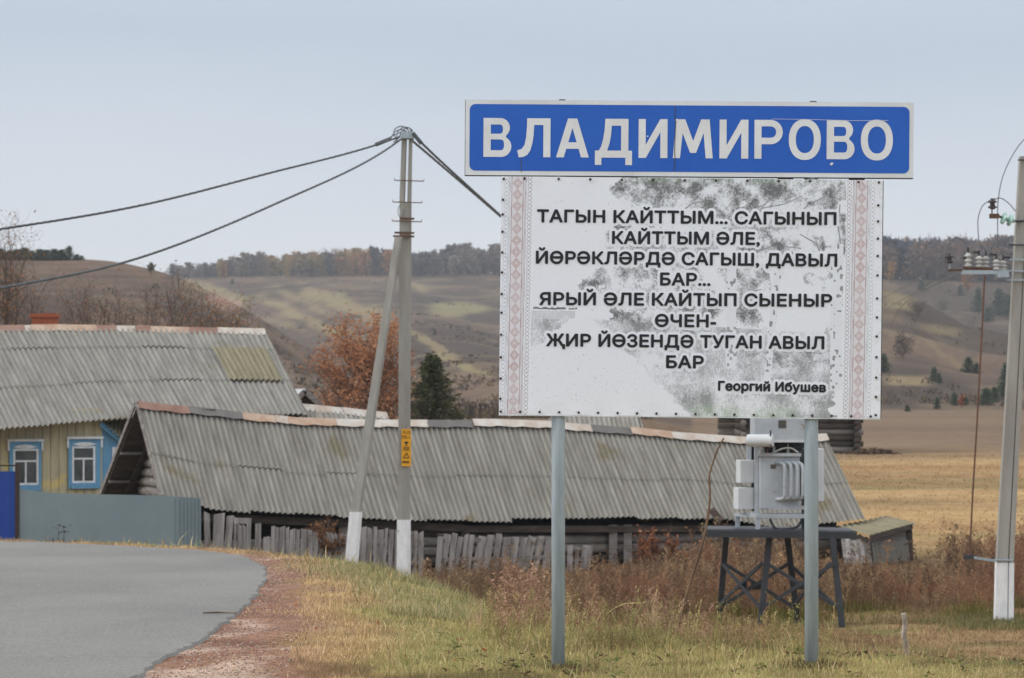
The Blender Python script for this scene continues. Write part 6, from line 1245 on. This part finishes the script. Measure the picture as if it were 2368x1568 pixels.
for x, y, h_, cl, lab in ((350, 634, 26, [cK(92, 94, 50), cK(108, 104, 56), cK(78, 84, 46)], 'lone round green tree on the edge of the hill'), (2235, 678, 46, [cK(170, 120, 78), cK(150, 108, 74)], 'slender orange birch on the slope below the wood'), (2224, 944, 30, [cK(166, 104, 76), cK(146, 92, 70)], 'small orange tree among the pines at the field edge'), (2060, 655, 46, [cK(176, 134, 82), cK(160, 128, 84)], 'yellow orange birch at the foot of the wood by the verse board'), (2092, 648, 30, [cK(160, 120, 80), cK(140, 110, 80)], 'small yellowish birch before the dark wood')):
    Ysamp = np.linspace(130, 1000, 900); X_ = (x - CX) / F * Ysamp; hit = np.where(height(X_, Ysamp) >= EYE - (y - HY) / F * Ysamp)[0]; Yq = Ysamp[hit[0]] if len(hit) else 370; b = put(x, Yq); s = h_ * Yq / F
    grow(b, s, s * (.95 if x == 350 else .5), 26, 8, s * .09, cl, int(x), s * .03, .15, name='small_tree', label=lab, sub=4)
for x, y, h_, wd, lab in ((2122, 734, 40, 62, 'spreading bare grey bush on the spur below the wood'), (2090, 830, 60, 60, 'wide bare grey thicket on the lower slope by the verse board'), (2180, 720, 26, 40, 'low bare grey thicket on the crest of the spur')):
    Ysamp = np.linspace(260, 1000, 700); X_ = (x - CX) / F * Ysamp; hit = np.where(height(X_, Ysamp) >= EYE - (y - HY) / F * Ysamp)[0]; Yq = Ysamp[hit[0]] if len(hit) else 440; b = put(x, Yq); s = h_ * Yq / F
    grow(b, s, wd * Yq / F, 40, 3, s * .05, [cK(104, 92, 84), cK(92, 82, 78)], int(x) + 5, s * .02, .05, bark=m_twig, name='bare_bush', label=lab, cat='bush', sub=8, leafspread=.5)
# the far woods: one mass each
def wood(name, spec, seed):
    r = np.random.RandomState(seed); VV, CC = [], []
    for px0, px1, n, h0, h1, pal_, depth in spec:
        for _ in range(n):
            x = r.uniform(px0, px1); Yq = depth[0] + (depth[1] - depth[0]) * r.rand(); X_ = (x - CX) / F * Yq; g = H(X_, Yq); h = 1.15 * r.uniform(h0, h1) * Yq / F; w_ = h * r.uniform(.35, .6); c0 = np.array(pal_[r.randint(len(pal_))]); m_ = 210
            bare_ = r.rand() < .45
            tw = .012 * h; trunk = []
            for _k in range(3 if bare_ else 1):
                bx_ = X_ + r.randn() * w_ * .18; tx_ = bx_ + r.randn() * w_ * .15; trunk.append([[bx_ - tw, Yq, g - .5], [bx_ + tw, Yq, g - .5], [tx_ + tw * .5, Yq, g + h * .85], [tx_ - tw * .5, Yq, g + h * .85]])
            VV.append(np.array(trunk)); CC.append(np.tile(c0 * .9 + .02, (len(trunk), 1)))
            z = r.rand(m_) ** .8; pr = np.sqrt(np.clip(1 - ((z - .6) / .62) ** 2, .02, 1)); a = r.rand(m_) * 6.283; rr = np.sqrt(r.rand(m_)) * pr * w_ / 2 * (1 + .25 * np.sin(a * 3 + z * 9)); c = np.stack([X_ + np.cos(a) * rr, Yq + np.sin(a) * rr, g + h * (.08 + .92 * z)], -1)
            s = h * (.022 if bare_ else .042); s1 = r.randn(m_, 3) * s; s2 = r.randn(m_, 3) * s
            if bare_: s1[:, 2] *= 3.0; s1[:, :2] *= .7; s2 *= .4
            VV.append(np.stack([c - s1, c - s2, c + s1, c + s2], 1)); CC.append(c0 * (1 + (r.rand(m_, 1) - .5) * .45))
    Q = np.concatenate(VV); C_ = np.concatenate(CC); o = npmesh(name, Q.reshape(-1, 3), np.arange(len(Q) * 4).reshape(-1, 4), m_leaf, np.repeat(C_, 4, 0)); tag(o, kind='stuff'); return o
gry = [cK(116, 104, 102, 1), cK(108, 102, 104, 1), cK(132, 122, 118, 1)]; och = [cK(150, 128, 88, .95), cK(140, 124, 84, .95), cK(124, 110, 94, 1), cK(156, 116, 86, .95)]; dkg = [cK(98, 92, 96, 1), cK(88, 84, 90, 1)]
dd_ = (985, 1045)
wood('far_wood', [(380, 450, 14, 20, 36, gry, dd_), (440, 520, 24, 22, 34, dkg + gry, dd_), (510, 590, 26, 30, 46, och + gry, dd_), (560, 700, 34, 32, 50, gry + och, dd_), (660, 790, 40, 34, 50, och, dd_), (700, 960, 60, 30, 58, och + dkg, dd_), (780, 930, 40, 40, 56, och, dd_), (930, 1060, 70, 30, 52, gry + dkg, dd_), (380, 1160, 130, 12, 24, gry + dkg, dd_), (1040, 1160, 44, 44, 62, gry, dd_), (1150, 1300, 30, 44, 62, gry, dd_)], 301)
dk2 = [cK(84, 80, 92, 1), cK(96, 88, 92, 1), cK(76, 76, 90, 1)]; br2 = [cK(122, 102, 92, 1), cK(112, 96, 92, 1), cK(132, 108, 92, 1)]
wood('far_wood', [(1900, 2500, 130, 58, 84, dk2, (795, 830)), (1950, 2480, 90, 66, 92, br2 + dk2, (800, 860)), (2000, 2400, 40, 50, 80, br2, (790, 800)), (2300, 2520, 30, 70, 100, br2 + dk2, (800, 850))], 302)

# ------------------------------------------------------------------ the misty autumn air
mb = MB(); mb.box(Vector((0, 0, 0)), Vector((1, 0, 0)), Vector((0, 1, 0)), UP, (-930, 930), (-70, 1330), (-4.5, 75)); hz = mb.build('haze', None); tag(hz, kind='stuff')
hm = bpy.data.materials.new('haze'); hm.use_nodes = True; n_ = hm.node_tree.nodes; n_.clear(); pv_ = n_.new('ShaderNodeVolumePrincipled'); oo = n_.new('ShaderNodeOutputMaterial'); hm.node_tree.links.new(pv_.outputs[0], oo.inputs['Volume'])
pv_.inputs['Color'].default_value = (.83, .88, .94, 1); pv_.inputs['Density'].default_value = .00026; pv_.inputs['Anisotropy'].default_value = .2
hz.data.materials.append(hm)
